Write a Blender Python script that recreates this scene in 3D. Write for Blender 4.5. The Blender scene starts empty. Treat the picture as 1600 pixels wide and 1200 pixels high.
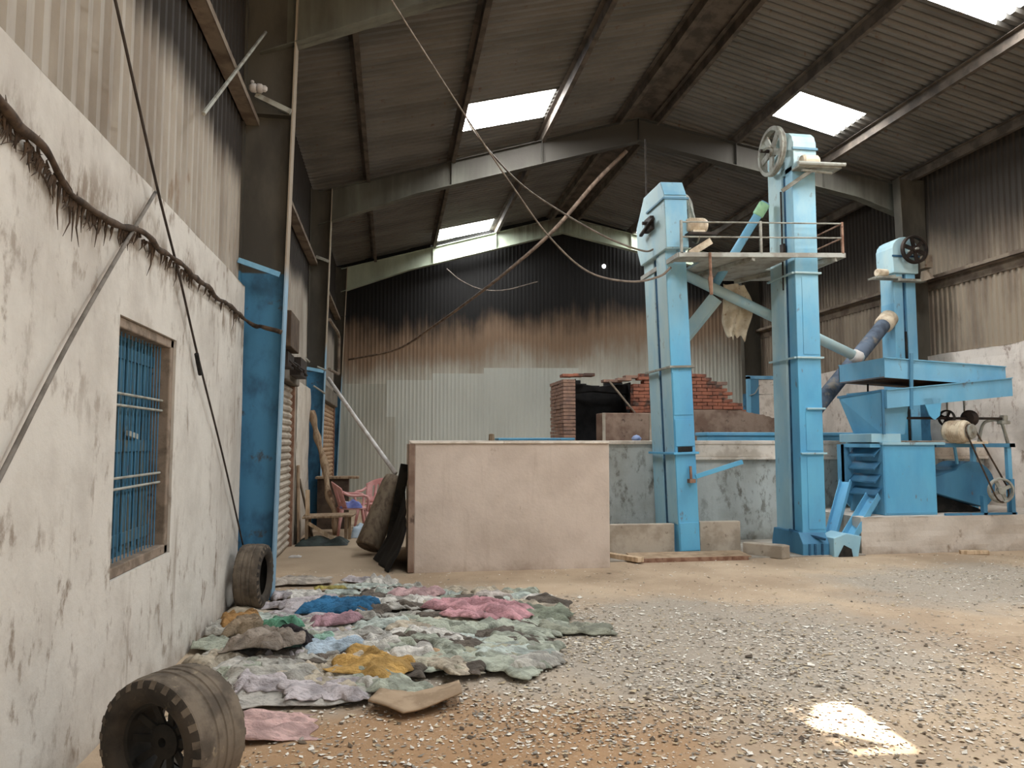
import bpy, bmesh, math, random
from mathutils import Vector, Matrix, noise

random.seed(7)
scene = bpy.context.scene
COL = scene.collection

# ------------------------------------------------------------------ camera
FOC = 1180.0            # focal length in pixels of a 1600 px wide picture
EYE = Vector((0, 0, 1.5))
YAW = math.atan(188 / FOC)
TILT = math.atan(90 / FOC)
cam_data = bpy.data.cameras.new('camera')
cam = bpy.data.objects.new('camera', cam_data)
COL.objects.link(cam)
cam.location = EYE
cam.rotation_euler = (math.pi / 2 + TILT, 0, -YAW)
cam_data.sensor_width = 36
cam_data.lens = 36 * FOC / 1600
cam_data.clip_end = 200
scene.camera = cam

_fh = Vector((math.sin(YAW), math.cos(YAW), 0))
_f = _fh * math.cos(TILT) + Vector((0, 0, math.sin(TILT)))
_u = -_fh * math.sin(TILT) + Vector((0, 0, math.cos(TILT)))
_r = Vector((math.cos(YAW), -math.sin(YAW), 0))


def _ray(u, v):
    return _f + _r * ((u - 800) / FOC) - _u * ((v - 600) / FOC)


def atY(u, v, y):
    d = _ray(u, v)
    return EYE + d * (y / d.y)


def atX(u, v, x):
    d = _ray(u, v)
    return EYE + d * (x / d.x)


def atZ(u, v, z=0.0):
    d = _ray(u, v)
    return EYE + d * ((z - EYE.z) / d.z)


# ------------------------------------------------------------------ meshes
class MB:
    def __init__(self):
        self.v, self.f, self.m = [], [], []

    def add(self, verts, faces, mi=0):
        o = len(self.v)
        self.v += [Vector(p) for p in verts]
        for f in faces:
            self.f.append([i + o for i in f])
            self.m.append(mi)
        return self

    def box(self, a, b, mi=0):
        (x0, y0, z0), (x1, y1, z1) = a, b
        return self.add([(x0, y0, z0), (x1, y0, z0), (x1, y1, z0), (x0, y1, z0),
                         (x0, y0, z1), (x1, y0, z1), (x1, y1, z1), (x0, y1, z1)],
                        [(3, 2, 1, 0), (4, 5, 6, 7), (0, 1, 5, 4), (1, 2, 6, 5), (2, 3, 7, 6), (3, 0, 4, 7)], mi)

    def bar(self, p, q, w, h, up=(0, 0, 1), mi=0):
        p, q = Vector(p), Vector(q)
        d = (q - p).normalized()
        up = Vector(up)
        s = d.cross(up)
        if s.length < 1e-4:
            s = d.cross(Vector((1, 0, 0)))
        s.normalize()
        t = s.cross(d).normalized()
        vs = []
        for c in (p, q):
            for a, b in ((-1, -1), (1, -1), (1, 1), (-1, 1)):
                vs.append(c + s * (a * w / 2) + t * (b * h / 2))
        return self.add(vs, [(0, 3, 2, 1), (4, 5, 6, 7), (0, 1, 5, 4), (1, 2, 6, 5), (2, 3, 7, 6), (3, 0, 4, 7)], mi)

    def tube(self, pts, r, n=8, cap=True, mi=0, closed=False):
        pts = [Vector(p) for p in pts]
        k = len(pts)
        rs = r if isinstance(r, (list, tuple)) else [r] * k
        prev = None
        vs = []
        for i, p in enumerate(pts):
            if closed:
                d = pts[(i + 1) % k] - pts[i - 1]
            else:
                d = pts[min(i + 1, k - 1)] - pts[max(i - 1, 0)]
            d.normalize()
            if prev is None:
                a = Vector((0, 0, 1)) if abs(d.z) < .9 else Vector((1, 0, 0))
                s = d.cross(a).normalized()
            else:
                s = (prev - d * prev.dot(d)).normalized()
            prev = s
            t = d.cross(s)
            for j in range(n):
                a = 2 * math.pi * j / n
                vs.append(p + (s * math.cos(a) + t * math.sin(a)) * rs[i])
        fs = []
        for i in range(k if closed else k - 1):
            i2 = (i + 1) % k
            for j in range(n):
                j2 = (j + 1) % n
                fs.append((i * n + j, i * n + j2, i2 * n + j2, i2 * n + j))
        if cap and not closed:
            fs.append(tuple(range(n))[::-1])
            fs.append(tuple((k - 1) * n + j for j in range(n)))
        return self.add(vs, fs, mi)

    def lathe(self, prof, org, axis, n=32, mi=0, closed=False):
        """prof: list of (radius, distance along axis)."""
        org, ax = Vector(org), Vector(axis).normalized()
        a = Vector((0, 0, 1)) if abs(ax.z) < .9 else Vector((1, 0, 0))
        s = ax.cross(a).normalized()
        t = ax.cross(s)
        vs, fs = [], []
        k = len(prof)
        for (r, h) in prof:
            for j in range(n):
                w = 2 * math.pi * j / n
                vs.append(org + ax * h + (s * math.cos(w) + t * math.sin(w)) * r)
        for i in range(k if closed else k - 1):
            i2 = (i + 1) % k
            for j in range(n):
                j2 = (j + 1) % n
                fs.append((i * n + j, i2 * n + j, i2 * n + j2, i * n + j2))
        return self.add(vs, fs, mi)

    def disc(self, org, axis, r, h, n=28, mi=0):
        return self.lathe([(1e-4, 0), (r, 0), (r, h), (1e-4, h)], org, axis, n, mi)

    def prism(self, poly, axis, lo, hi, mi=0):
        """poly in the two other axes (in x,y,z order) extruded along axis."""
        def P(a, b, c):
            return {'x': (c, a, b), 'y': (a, c, b), 'z': (a, b, c)}[axis]
        n = len(poly)
        vs = [P(a, b, lo) for a, b in poly] + [P(a, b, hi) for a, b in poly]
        fs = [tuple(range(n))[::-1], tuple(range(n, 2 * n))]
        for i in range(n):
            j = (i + 1) % n
            fs.append((i, j, n + j, n + i))
        return self.add(vs, fs, mi)

    def slab(self, quad, thick, mi=0):
        """four corners in order, given thickness along the normal."""
        q = [Vector(p) for p in quad]
        n = (q[1] - q[0]).cross(q[3] - q[0]).normalized() * thick
        vs = q + [p + n for p in q]
        return self.add(vs, [(3, 2, 1, 0), (4, 5, 6, 7), (0, 1, 5, 4), (1, 2, 6, 5), (2, 3, 7, 6), (3, 0, 4, 7)], mi)

    def grid(self, fn, nu, nv, mi=0):
        vs = [fn(i / nu, j / nv) for i in range(nu + 1) for j in range(nv + 1)]
        fs = []
        for i in range(nu):
            for j in range(nv):
                a = i * (nv + 1) + j
                fs.append((a, a + nv + 1, a + nv + 2, a + 1))
        return self.add(vs, fs, mi)

    def build(self, name, mats, parent=None, smooth=False, bevel=0.0, local=False, solid=0.0, fix=True):
        me = bpy.data.meshes.new(name)
        vs = self.v
        o = bpy.data.objects.new(name, me)
        if not local:
            if parent is not None:
                off = Vector((0, 0, 0))
                p = parent
                while p is not None:
                    off += p.location
                    p = p.parent
            else:
                xs = [p.x for p in vs]
                ys = [p.y for p in vs]
                off = Vector(((min(xs) + max(xs)) / 2, (min(ys) + max(ys)) / 2, min(p.z for p in vs)))
                o.location = off
            vs = [p - off for p in vs]
        me.from_pydata([tuple(p) for p in vs], [], self.f)
        mats = mats if isinstance(mats, (list, tuple)) else [mats]
        for m in mats:
            me.materials.append(m)
        me.polygons.foreach_set('material_index', self.m)
        if smooth:
            me.polygons.foreach_set('use_smooth', [True] * len(me.polygons))
        me.update()
        if fix:
            bm = bmesh.new()
            bm.from_mesh(me)
            bmesh.ops.recalc_face_normals(bm, faces=bm.faces)
            bm.to_mesh(me)
            bm.free()
        COL.objects.link(o)
        if parent is not None:
            o.parent = parent
        if solid:
            md = o.modifiers.new('solid', 'SOLIDIFY')
            md.thickness = solid
            md.offset = 0
        if bevel:
            md = o.modifiers.new('bevel', 'BEVEL')
            md.width = bevel
            md.segments = 2
            md.limit_method = 'ANGLE'
        return o


def tag(o, label, cat, group=None, kind=None):
    o['label'] = label
    o['category'] = cat
    if group:
        o['group'] = group
    if kind:
        o['kind'] = kind
    return o


def struct(o, label=None, cat=None):
    o['kind'] = 'structure'
    if label:
        o['label'] = label
    if cat:
        o['category'] = cat
    return o


def thing(name, label, cat, loc=(0, 0, 0), group=None):
    o = bpy.data.objects.new(name, None)
    o.empty_display_size = .2
    o.location = loc
    COL.objects.link(o)
    return tag(o, label, cat, group)


def spline(pts, n=10):
    """Catmull-Rom through points."""
    p = [Vector(q) for q in pts]
    p = [p[0] * 2 - p[1]] + p + [p[-1] * 2 - p[-2]]
    out = []
    for i in range(1, len(p) - 2):
        for k in range(n):
            t = k / n
            out.append(.5 * (2 * p[i] + (p[i + 1] - p[i - 1]) * t + (2 * p[i - 1] - 5 * p[i] + 4 * p[i + 1] - p[i + 2]) * t * t
                             + (3 * p[i] - p[i - 1] - 3 * p[i + 1] + p[i + 2]) * t ** 3))
    out.append(p[-2])
    return out


# ------------------------------------------------------------------ materials
def srgb(r, g, b):
    def f(c):
        c /= 255
        return c / 12.92 if c <= .04045 else ((c + .055) / 1.055) ** 2.4
    return (f(r), f(g), f(b), 1)


class NT:
    def __init__(self, name):
        self.mat = bpy.data.materials.new(name)
        self.mat.use_nodes = True
        self.t = self.mat.node_tree
        self.t.nodes.clear()
        self.out = self.t.nodes.new('ShaderNodeOutputMaterial')
        self.geo = self.t.nodes.new('ShaderNodeNewGeometry')
        self.tc = self.t.nodes.new('ShaderNodeTexCoord')
        self._sep = None

    def link(self, a, b):
        self.t.links.new(a, b)

    def val(self, sock, x):
        if isinstance(x, bpy.types.NodeSocket):
            self.link(x, sock)
        else:
            sock.default_value = x

    def xyz(self):
        if self._sep is None:
            self._sep = self.t.nodes.new('ShaderNodeSeparateXYZ')
            self.link(self.geo.outputs['Position'], self._sep.inputs[0])
        return self._sep.outputs

    def noise(self, scale, detail=6, rough=.6, stretch=None, world=False, off=(0, 0, 0), dist=0.0):
        n = self.t.nodes.new('ShaderNodeTexNoise')
        n.inputs['Scale'].default_value = scale
        n.inputs['Detail'].default_value = detail
        n.inputs['Roughness'].default_value = rough
        n.inputs['Distortion'].default_value = dist
        src = self.geo.outputs['Position'] if world else self.tc.outputs['Object']
        mp = self.t.nodes.new('ShaderNodeMapping')
        if stretch:
            mp.inputs['Scale'].default_value = stretch
        mp.inputs['Location'].default_value = off
        self.link(src, mp.inputs[0])
        self.link(mp.outputs[0], n.inputs['Vector'])
        return n.outputs['Fac']

    def ramp(self, x, lo, hi, a=0.0, b=1.0):
        n = self.t.nodes.new('ShaderNodeMapRange')
        n.interpolation_type = 'SMOOTHSTEP'
        self.val(n.inputs[0], x)
        n.inputs[1].default_value = lo
        n.inputs[2].default_value = hi
        n.inputs[3].default_value = a
        n.inputs[4].default_value = b
        return n.outputs[0]

    def math(self, op, a, b=0.0):
        n = self.t.nodes.new('ShaderNodeMath')
        n.operation = op
        self.val(n.inputs[0], a)
        self.val(n.inputs[1], b)
        return n.outputs[0]

    def mix(self, f, a, b):
        n = self.t.nodes.new('ShaderNodeMix')
        n.data_type = 'RGBA'
        self.val(n.inputs[0], f)
        self.val(n.inputs[6], a)
        self.val(n.inputs[7], b)
        return n.outputs[2]

    def done(self, col, rough=.85, metal=0.0, bump=None, bstr=.3, bdist=.02, spec=.3):
        p = self.t.nodes.new('ShaderNodeBsdfPrincipled')
        self.val(p.inputs['Base Color'], col)
        self.val(p.inputs['Roughness'], rough)
        p.inputs['Metallic'].default_value = metal
        p.inputs['Specular IOR Level'].default_value = spec
        if bump is not None:
            b = self.t.nodes.new('ShaderNodeBump')
            b.inputs['Strength'].default_value = bstr
            b.inputs['Distance'].default_value = bdist
            self.link(bump, b.inputs['Height'])
            self.link(b.outputs[0], p.inputs['Normal'])
        self.link(p.outputs[0], self.out.inputs[0])
        return self.mat


def simple(name, c1, c2, scale=6, lo=.42, hi=.62, rough=.85, metal=0.0, stretch=None, bstr=.25, bscale=30, c3=None, s3=14, t3=.62, bdist=.01, spec=.3):
    n = NT(name)
    col = n.mix(n.ramp(n.noise(scale, stretch=stretch), lo, hi), c1, c2)
    if c3:
        col = n.mix(n.ramp(n.noise(s3, stretch=stretch, off=(3, 7, 1), detail=8), t3, t3 + .1), col, c3)
    return n.done(col, rough, metal, n.noise(bscale, stretch=stretch, off=(1, 2, 3)), bstr, bdist, spec)


def soot_shade(name, c1, c2, scale=3, soot=srgb(28, 25, 22), z0=4.0, z1=5.2, tilt=0.0, amp=1.2, rough=.8, stretch=(1, 1, .25), mid=None, m0=0, m1=0, clean=None, rust=None):
    """sheet metal darkening with height: smoke deposit, and painted shade on left cladding and frames."""
    n = NT(name)
    x, y, z = n.xyz()
    col = n.mix(n.ramp(n.noise(scale, stretch=stretch, world=True), .4, .65), c1, c2)
    if rust:
        col = n.mix(n.ramp(n.noise(9, stretch=(1, 1, .2), world=True, off=(4, 4, 4)), .6, .75), col, rust)
    wob = n.math('MULTIPLY', n.math('SUBTRACT', n.noise(1.1, 5, world=True, stretch=(1, 1, .5)), .5), amp)
    stre = n.math('MULTIPLY', n.math('SUBTRACT', n.noise(9, 3, world=True, stretch=(1, 1, .06), off=(2, 2, 2)), .5), amp * .5)
    h = n.math('ADD', n.math('ADD', z, n.math('MULTIPLY', x, tilt)), n.math('ADD', wob, stre))
    if mid:
        col = n.mix(n.ramp(h, m0, m1), col, mid)
    col = n.mix(n.ramp(h, z0, z1), col, soot)
    return n.done(col, rough, 0, n.noise(25, world=True), .15, .01)


def blue_paint(name, base, deep, dull, z0, z1, rust=srgb(110, 80, 62), top=.85, low=.15):
    """blue enamel; a duller, paler mix strengthens with height."""
    n = NT(name)
    x, y, z = n.xyz()
    col = n.mix(n.ramp(n.noise(2.2, world=True, stretch=(1, 1, .4)), .35, .65), base, deep)
    nn = n.noise(3.0, 8, world=True, stretch=(1, 1, .5), off=(5, 1, 2))
    f = n.math('MULTIPLY', n.ramp(z, z0, z1, low, top), n.ramp(nn, .3, .62, .55, 1.0))
    col = n.mix(f, col, dull)
    col = n.mix(n.math('MULTIPLY', n.ramp(n.noise(10, 8, world=True, off=(9, 2, 4), stretch=(1, 1, .5)), .62, .72), .6), col, rust)
    return n.done(col, .55, 0, n.noise(40, world=True), .1, .005, .4)


def emit(name, col, s):
    n = NT(name)
    e = n.t.nodes.new('ShaderNodeEmission')
    e.inputs[0].default_value = col
    e.inputs[1].default_value = s
    n.link(e.outputs[0], n.out.inputs[0])
    return n.mat
# ------------------------------------------------------------------ the materials of the place
BLUE = srgb(84, 160, 200)
m_blue = blue_paint('blue_enamel', srgb(84, 172, 212), srgb(72, 154, 200), srgb(164, 196, 202), 2.0, 4.6)
m_blue_pale = blue_paint('blue_enamel_pale', srgb(140, 190, 210), srgb(112, 174, 204), srgb(184, 204, 202), .8, 3.2, top=.9, low=.35)  # paler mix of the same enamel, stronger towards the top
m_blue_dark = blue_paint('blue_enamel_grimy', srgb(62, 128, 165), srgb(45, 105, 142), srgb(120, 150, 158), 1.5, 4.5, top=.7, low=.15)
m_blue_machine = blue_paint('blue_enamel_fresh', srgb(88, 168, 208), srgb(74, 150, 192), srgb(164, 196, 204), 1.0, 3.4, top=.45, low=.2)
m_groove = simple('dark_blue_seam', srgb(50, 92, 122), srgb(38, 70, 96), 5)
m_black = simple('black_rubber', srgb(26, 25, 24), srgb(45, 42, 38), 8, rough=.8)
m_darkmetal = simple('greasy_dark_steel', srgb(58, 48, 42), srgb(38, 33, 30), 8, rough=.6, metal=.3)
m_steel = simple('dusty_grey_steel', srgb(160, 160, 150), srgb(130, 126, 115), 6, rough=.7, c3=srgb(110, 85, 65))
m_rust = simple('rusty_steel', srgb(150, 118, 98), srgb(118, 84, 66), 7, rough=.85, c3=srgb(90, 62, 48))
m_cream = simple('cream_motor_paint', srgb(215, 200, 175), srgb(180, 160, 135), 6, rough=.6, c3=srgb(120, 95, 75))
m_white_plastic = simple('white_pvc', srgb(205, 200, 195), srgb(180, 172, 165), 5, rough=.5)
m_green_plastic = simple('pale_green_sheet', srgb(170, 215, 170), srgb(140, 190, 150), 9, rough=.5)
m_wood = simple('weathered_wood', srgb(160, 138, 112), srgb(122, 98, 76), 4, stretch=(6, 6, 1), rough=.85, c3=srgb(88, 68, 52))
m_wood_pale = simple('pale_sawn_wood', srgb(205, 180, 150), srgb(170, 145, 115), 4, stretch=(5, 5, 1))
m_log = simple('brown_log', srgb(126, 112, 94), srgb(98, 84, 70), 4, stretch=(4, 4, 1), c3=srgb(70, 58, 48))
m_logend = simple('log_end', srgb(92, 78, 66), srgb(70, 58, 50), 12)
m_pink = simple('pink_moulded_plastic', srgb(212, 160, 154), srgb(194, 134, 128), 4, rough=.45, bstr=.05)
m_tyre = simple('dusty_tyre', srgb(112, 100, 86), srgb(80, 71, 61), 6, rough=.9, c3=srgb(134, 120, 100), s3=20)
m_rim = simple('dark_tyre_inside', srgb(46, 42, 36), srgb(30, 28, 24), 7)
m_cement = simple('grey_cement', srgb(176, 164, 148), srgb(150, 138, 122), 3, c3=srgb(116, 104, 90), s3=7, rough=.9)
m_apron = simple('cement_apron', srgb(168, 160, 148), srgb(140, 132, 120), 2.5, c3=srgb(110, 100, 88), s3=5)
m_brick = simple('red_brick', srgb(158, 100, 78), srgb(128, 82, 66), 5, c3=srgb(84, 66, 58), s3=3, t3=.52, bscale=60)
m_brick_grey = simple('dusty_brick', srgb(150, 118, 100), srgb(125, 100, 88), 6, c3=srgb(90, 72, 62))
m_sootbrick = simple('soot_black_brick', srgb(28, 26, 25), srgb(18, 17, 17), 6)
m_mudplaster = simple('brown_plaster', srgb(146, 124, 108), srgb(116, 92, 78), 2.2, c3=srgb(78, 62, 52), s3=4, t3=.58)
m_mortar = simple('mortar', srgb(140, 120, 102), srgb(110, 94, 80), 9)
m_cable = simple('dusty_cable', srgb(82, 67, 54), srgb(56, 45, 36), 14)
m_wire = simple('grey_wire', srgb(138, 126, 114), srgb(108, 98, 88), 9)
m_wiredark = simple('dark_wire', srgb(66, 58, 52), srgb(48, 42, 38), 9)
m_card = simple('grey_brown_board', srgb(165, 142, 116), srgb(140, 118, 94), 6, c3=srgb(178, 162, 142), s3=9)
m_window = emit('daylight_panel', (.95, .98, 1, 1), 56.0)
m_hole = emit('daylight_hole', (1, 1, 1, 1), 6.0)

# sheet metal
m_roof = soot_shade('sooty_roof_sheet', srgb(114, 110, 104), srgb(97, 94, 89), 1.2, z0=5.5, z1=30, stretch=(.4, 1.5, 1), rust=srgb(100, 80, 66))
m_cladleft = soot_shade('left_cladding_sheet', srgb(168, 160, 148), srgb(140, 130, 118), 2, soot=srgb(48, 43, 38), z0=3.85, z1=4.25, amp=.5, rust=srgb(140, 122, 104))  # dark upper band paints the shade at girt height into the colour
m_cladright = soot_shade('right_cladding_sheet', srgb(150, 136, 118), srgb(118, 104, 90), 2, soot=srgb(58, 52, 46), z0=4.2, z1=5.4, amp=1.0, rust=srgb(110, 92, 76))
m_cladback = soot_shade('back_cladding_sheet', srgb(206, 205, 192), srgb(192, 190, 176), 1.2, soot=srgb(24, 22, 20), z0=3.9, z1=4.9, tilt=-.07, amp=1.3, mid=srgb(140, 116, 94), m0=2.7, m1=3.9)
m_steelframe_dim = soot_shade('frame_steel_dim', srgb(112, 112, 100), srgb(90, 88, 78), 2, soot=srgb(66, 62, 56), z0=5.4, z1=6.8, amp=1.5)  # dark copy of the frame steel; the dim light is in the colour
m_steelframe_lit = soot_shade('frame_steel_lit', srgb(172, 180, 160), srgb(150, 156, 138), 2, soot=srgb(90, 84, 74), z0=6.8, z1=7.6, amp=1.5)  # lit copy: skylight falling on the end rafter is painted into the colour
m_frame_pale = simple('pale_platform_steel', srgb(172, 172, 164), srgb(146, 142, 132), 4, rough=.7, c3=srgb(120, 96, 76), s3=5)
m_slate = simple('slate_pipe', srgb(92, 102, 116), srgb(70, 78, 90), 4, c3=srgb(130, 122, 112), s3=3, t3=.56)
m_purlin = simple('purlin_steel', srgb(96, 86, 76), srgb(70, 62, 55), 3)
m_girt = simple('girt_steel', srgb(130, 116, 100), srgb(100, 86, 74), 3, c3=srgb(96, 68, 50))


def column_paint(name, zp):
    """olive grey steel, the foot painted blue up to zp."""
    n = NT(name)
    x, y, z = n.xyz()
    grey = n.mix(n.ramp(n.noise(2, world=True, stretch=(1, 1, .4)), .4, .65), srgb(84, 79, 69), srgb(64, 60, 53))
    blue = n.mix(n.ramp(n.noise(2.4, 8, world=True, stretch=(1, 1, .6)), .42, .62), srgb(68, 122, 154), srgb(48, 86, 112))
    blue = n.mix(n.ramp(n.noise(5, 8, world=True, off=(2, 2, 2)), .6, .7), blue, srgb(70, 74, 76))
    col = n.mix(n.ramp(z, zp - .01, zp + .01), blue, grey)
    return n.done(col, .65, 0, n.noise(20, world=True), .15, .01)


m_column_a = column_paint('column_paint_front', 3.16)
m_column_b = column_paint('column_paint_rear', 2.74)
m_lightblue = simple('light_blue_paint', srgb(132, 184, 212), srgb(105, 160, 195), 4, rough=.6)
m_flange_edge = soot_shade('column_flange_paint', srgb(140, 170, 190), srgb(120, 150, 170), 2, soot=srgb(150, 136, 118), z0=3.0, z1=3.3, amp=.1)


def plaster(name, c1, c2, stain, low=.5, dens=.56, streak=.6, band=None, amin=.12):
    """limewashed masonry with brown scabs, rain streaks and a damp foot."""
    n = NT(name)
    x, y, z = n.xyz()
    col = n.mix(n.ramp(n.noise(1.6, 6, world=True), .38, .66), c1, c2)
    s = n.ramp(n.noise(7, 9, .68, world=True, stretch=(1, 1, .55), off=(3, 1, 0)), dens, dens + .13)
    a = n.ramp(n.noise(1.3, 3, world=True, off=(8, 2, 3)), .38, .62, amin, 1.0)
    m = n.math('MULTIPLY', s, a)
    col = n.mix(n.math('MULTIPLY', m, .8), col, stain)
    st = n.ramp(n.noise(6, 5, .6, world=True, stretch=(1, 1, .09), off=(1, 6, 2)), .58, .74)
    col = n.mix(n.math('MULTIPLY', n.math('MULTIPLY', st, a), streak), col, stain)
    wob = n.math('MULTIPLY', n.noise(5, 6, world=True, off=(2, 9, 4)), .5)
    foot = n.ramp(n.math('ADD', z, wob), low, low - .3)
    col = n.mix(n.math('MULTIPLY', foot, .65), col, stain)
    if band:
        d = n.math('ABSOLUTE', n.math('SUBTRACT', z, band))
        b = n.math('MULTIPLY', n.ramp(d, .30, .02), n.ramp(n.noise(8, 9, .7, world=True, stretch=(1, 1, .4), off=(0, 3, 7)), .46, .62))
        col = n.mix(n.math('MULTIPLY', b, .75), col, stain)
    h = n.math('ADD', n.noise(3, 6, world=True), n.math('MULTIPLY', n.noise(30, 4, world=True), .25))
    return n.done(col, .92, 0, h, .35, .03, .2)


m_plaster_left = plaster('limewash_left', srgb(203, 197, 187), srgb(184, 177, 167), srgb(116, 98, 80), low=.42, dens=.52, band=2.62)
m_plaster_slab = plaster('limewash_slab', srgb(206, 190, 176), srgb(190, 174, 160), srgb(144, 122, 102), low=.38, dens=.61, streak=.3, amin=.3)
m_plaster_plinth = plaster('limewash_plinth', srgb(206, 196, 184), srgb(186, 176, 164), srgb(130, 108, 88), low=.40, dens=.56, streak=.3, amin=.4)
m_rope = simple('dusty_rope', srgb(136, 116, 100), srgb(104, 88, 76), 8)
m_plaster_rear = plaster('limewash_rear', srgb(188, 192, 188), srgb(170, 172, 166), srgb(92, 84, 70), low=.5, dens=.51, streak=.45, amin=.45)
m_plaster_right = plaster('limewash_right', srgb(220, 208, 196), srgb(196, 184, 172), srgb(132, 106, 90), low=.4, dens=.53, streak=.4, amin=.35)
m_plaster_pier = plaster('limewash_pier', srgb(200, 190, 176), srgb(180, 168, 152), srgb(110, 92, 74), low=.5, dens=.55)
m_coping = simple('pale_coping', srgb(226, 214, 200), srgb(200, 186, 170), 5, c3=srgb(150, 128, 108), s3=16)


def dirt_floor():
    n = NT('earth_floor')
    x, y, z = n.xyz()
    base = n.mix(n.ramp(n.noise(.8, 6, world=True), .36, .64), srgb(184, 163, 138), srgb(162, 141, 118))
    # dust-grey spread of chaff on the right and in the middle
    def blob(cx, cy, rx, ry, wob=.9):
        dx = n.math('DIVIDE', n.math('SUBTRACT', x, cx), rx)
        dy = n.math('DIVIDE', n.math('SUBTRACT', y, cy), ry)
        d = n.math('SQRT', n.math('ADD', n.math('MULTIPLY', dx, dx), n.math('MULTIPLY', dy, dy)))
        d = n.math('ADD', d, n.math('MULTIPLY', n.math('SUBTRACT', n.noise(1.5, 7, world=True, off=(cx, cy, 0)), .5), wob))
        return n.ramp(d, 1.0, .55)
    grey = n.math('MAXIMUM', blob(2.4, 5.6, 2.2, 1.9), blob(6.5, 7.2, 2.6, 1.5))
    grey = n.math('MAXIMUM', grey, n.math('MULTIPLY', blob(0.2, 6.0, 1.9, 2.6), .8))
    col = n.mix(n.math('MULTIPLY', grey, .8), base, srgb(158, 149, 136))
    ochre = blob(.35, 3.7, 1.5, 1.1)
    col = n.mix(n.math('MULTIPLY', ochre, .8), col, srgb(158, 122, 86))
    pas = blob(-.4, 11.0, 1.3, 3.2)
    col = n.mix(n.math('MULTIPLY', pas, .7), col, srgb(168, 150, 128))
    sp = n.ramp(n.noise(38, 3, .7, world=True), .60, .68)
    col = n.mix(n.math('MULTIPLY', n.math('MULTIPLY', sp, .55), n.math('MAXIMUM', grey, n.math('MULTIPLY', ochre, .8))), col, srgb(215, 204, 188))
    dk = n.ramp(n.noise(30, 5, .7, world=True, off=(4, 4, 4)), .58, .68)
    col = n.mix(n.math('MULTIPLY', n.math('MULTIPLY', dk, .5), grey), col, srgb(104, 92, 76))
    h = n.math('ADD', n.noise(4, 8, world=True), n.math('MULTIPLY', n.noise(45, 3, world=True), .35))
    return n.done(col, .95, 0, h, .4, .03, .15)


m_floor = dirt_floor()
# ------------------------------------------------------------------ the shed
XL, XR = -1.52, 9.6            # cladding planes
RIDGE_X, RIDGE_Z, SLOPE = 4.45, 7.65, .25
Y_FRONT, SKEW = -3.0, .13      # the frames run slightly askew to the long walls


def roof_z(x):
    return RIDGE_Z - SLOPE * abs(x - RIDGE_X)


def y_back(x):
    return 20.35 - SKEW * (x - XL)


def profile(u0, u1, period, depth):
    """points across a trapezoidal sheet: (u, height)."""
    out = []
    k0 = int(math.floor(u0 / period)) - 1
    k1 = int(math.ceil(u1 / period)) + 1
    for k in range(k0, k1):
        for f, h in ((0, 0), (.42, 0), (.56, 1), (.86, 1)):
            u = (k + f) * period
            if u0 - 1e-6 <= u <= u1 + 1e-6:
                out.append((u, h * depth))
    return out


def sheet(mb, prof, vs_of, fn, holes=(), only=None, mi=0):
    """corrugated surface: fn(u, h, v) -> point; vs_of(u) -> list of v (same length for every u)."""
    n = len(vs_of(prof[0][0]))
    vs, fs = [], []
    for (u, h) in prof:
        for v in vs_of(u):
            vs.append(fn(u, h, v))
    for i in range(len(prof) - 1):
        um = (prof[i][0] + prof[i + 1][0]) / 2
        va, vb = vs_of(prof[i][0]), vs_of(prof[i + 1][0])
        for j in range(n - 1):
            vm = (va[j] + va[j + 1] + vb[j] + vb[j + 1]) / 4
            inside = any(a < um < b and c < vm < d for (a, b, c, d) in holes)
            if only is not None:
                a, b, c, d = only
                if not (a < um < b and c < vm < d):
                    continue
            elif inside:
                continue
            a = i * n + j
            fs.append((a, a + n, a + n + 1, a + 1))
    mb.add(vs, fs, mi)


# floor ------------------------------------------------------------
fl = MB()


def ground(x, y):
    return .035 * (noise.noise(Vector((x * .5, y * .5, 0))) + .4 * noise.noise(Vector((x * 1.7, y * 1.7, 4)))) - .01


def lowland(x, y):
    """height of the earth; level along the walls and machines."""
    e = max(0.0, min(1.0, min((x + 1.3) / .8, (9.0 - y) / 1.0)))
    return ground(x, y) * e


NX, NY = 112, 300
fl.grid(lambda s, t: Vector((-1.7 + 11.5 * s, -9 + 30 * t, lowland(-1.7 + 11.5 * s, -9 + 30 * t))), NX, NY)
struct(fl.build('floor', m_floor, smooth=True))
yd = MB()
yd.add([(-14, -3.4, -.06), (22, -3.4, -.06), (22, -30, -.06), (-14, -30, -.06)], [(0, 1, 2, 3)])
struct(yd.build('floor_yard', simple('yard_ground', srgb(118, 112, 104), srgb(100, 95, 88), 2)))

# cement apron round the elevator feet
ap = MB()
ap.box((2.62, 9.25, -.2), (6.2, 10.95, .015))
struct(ap.build('floor_apron', m_apron))

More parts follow.
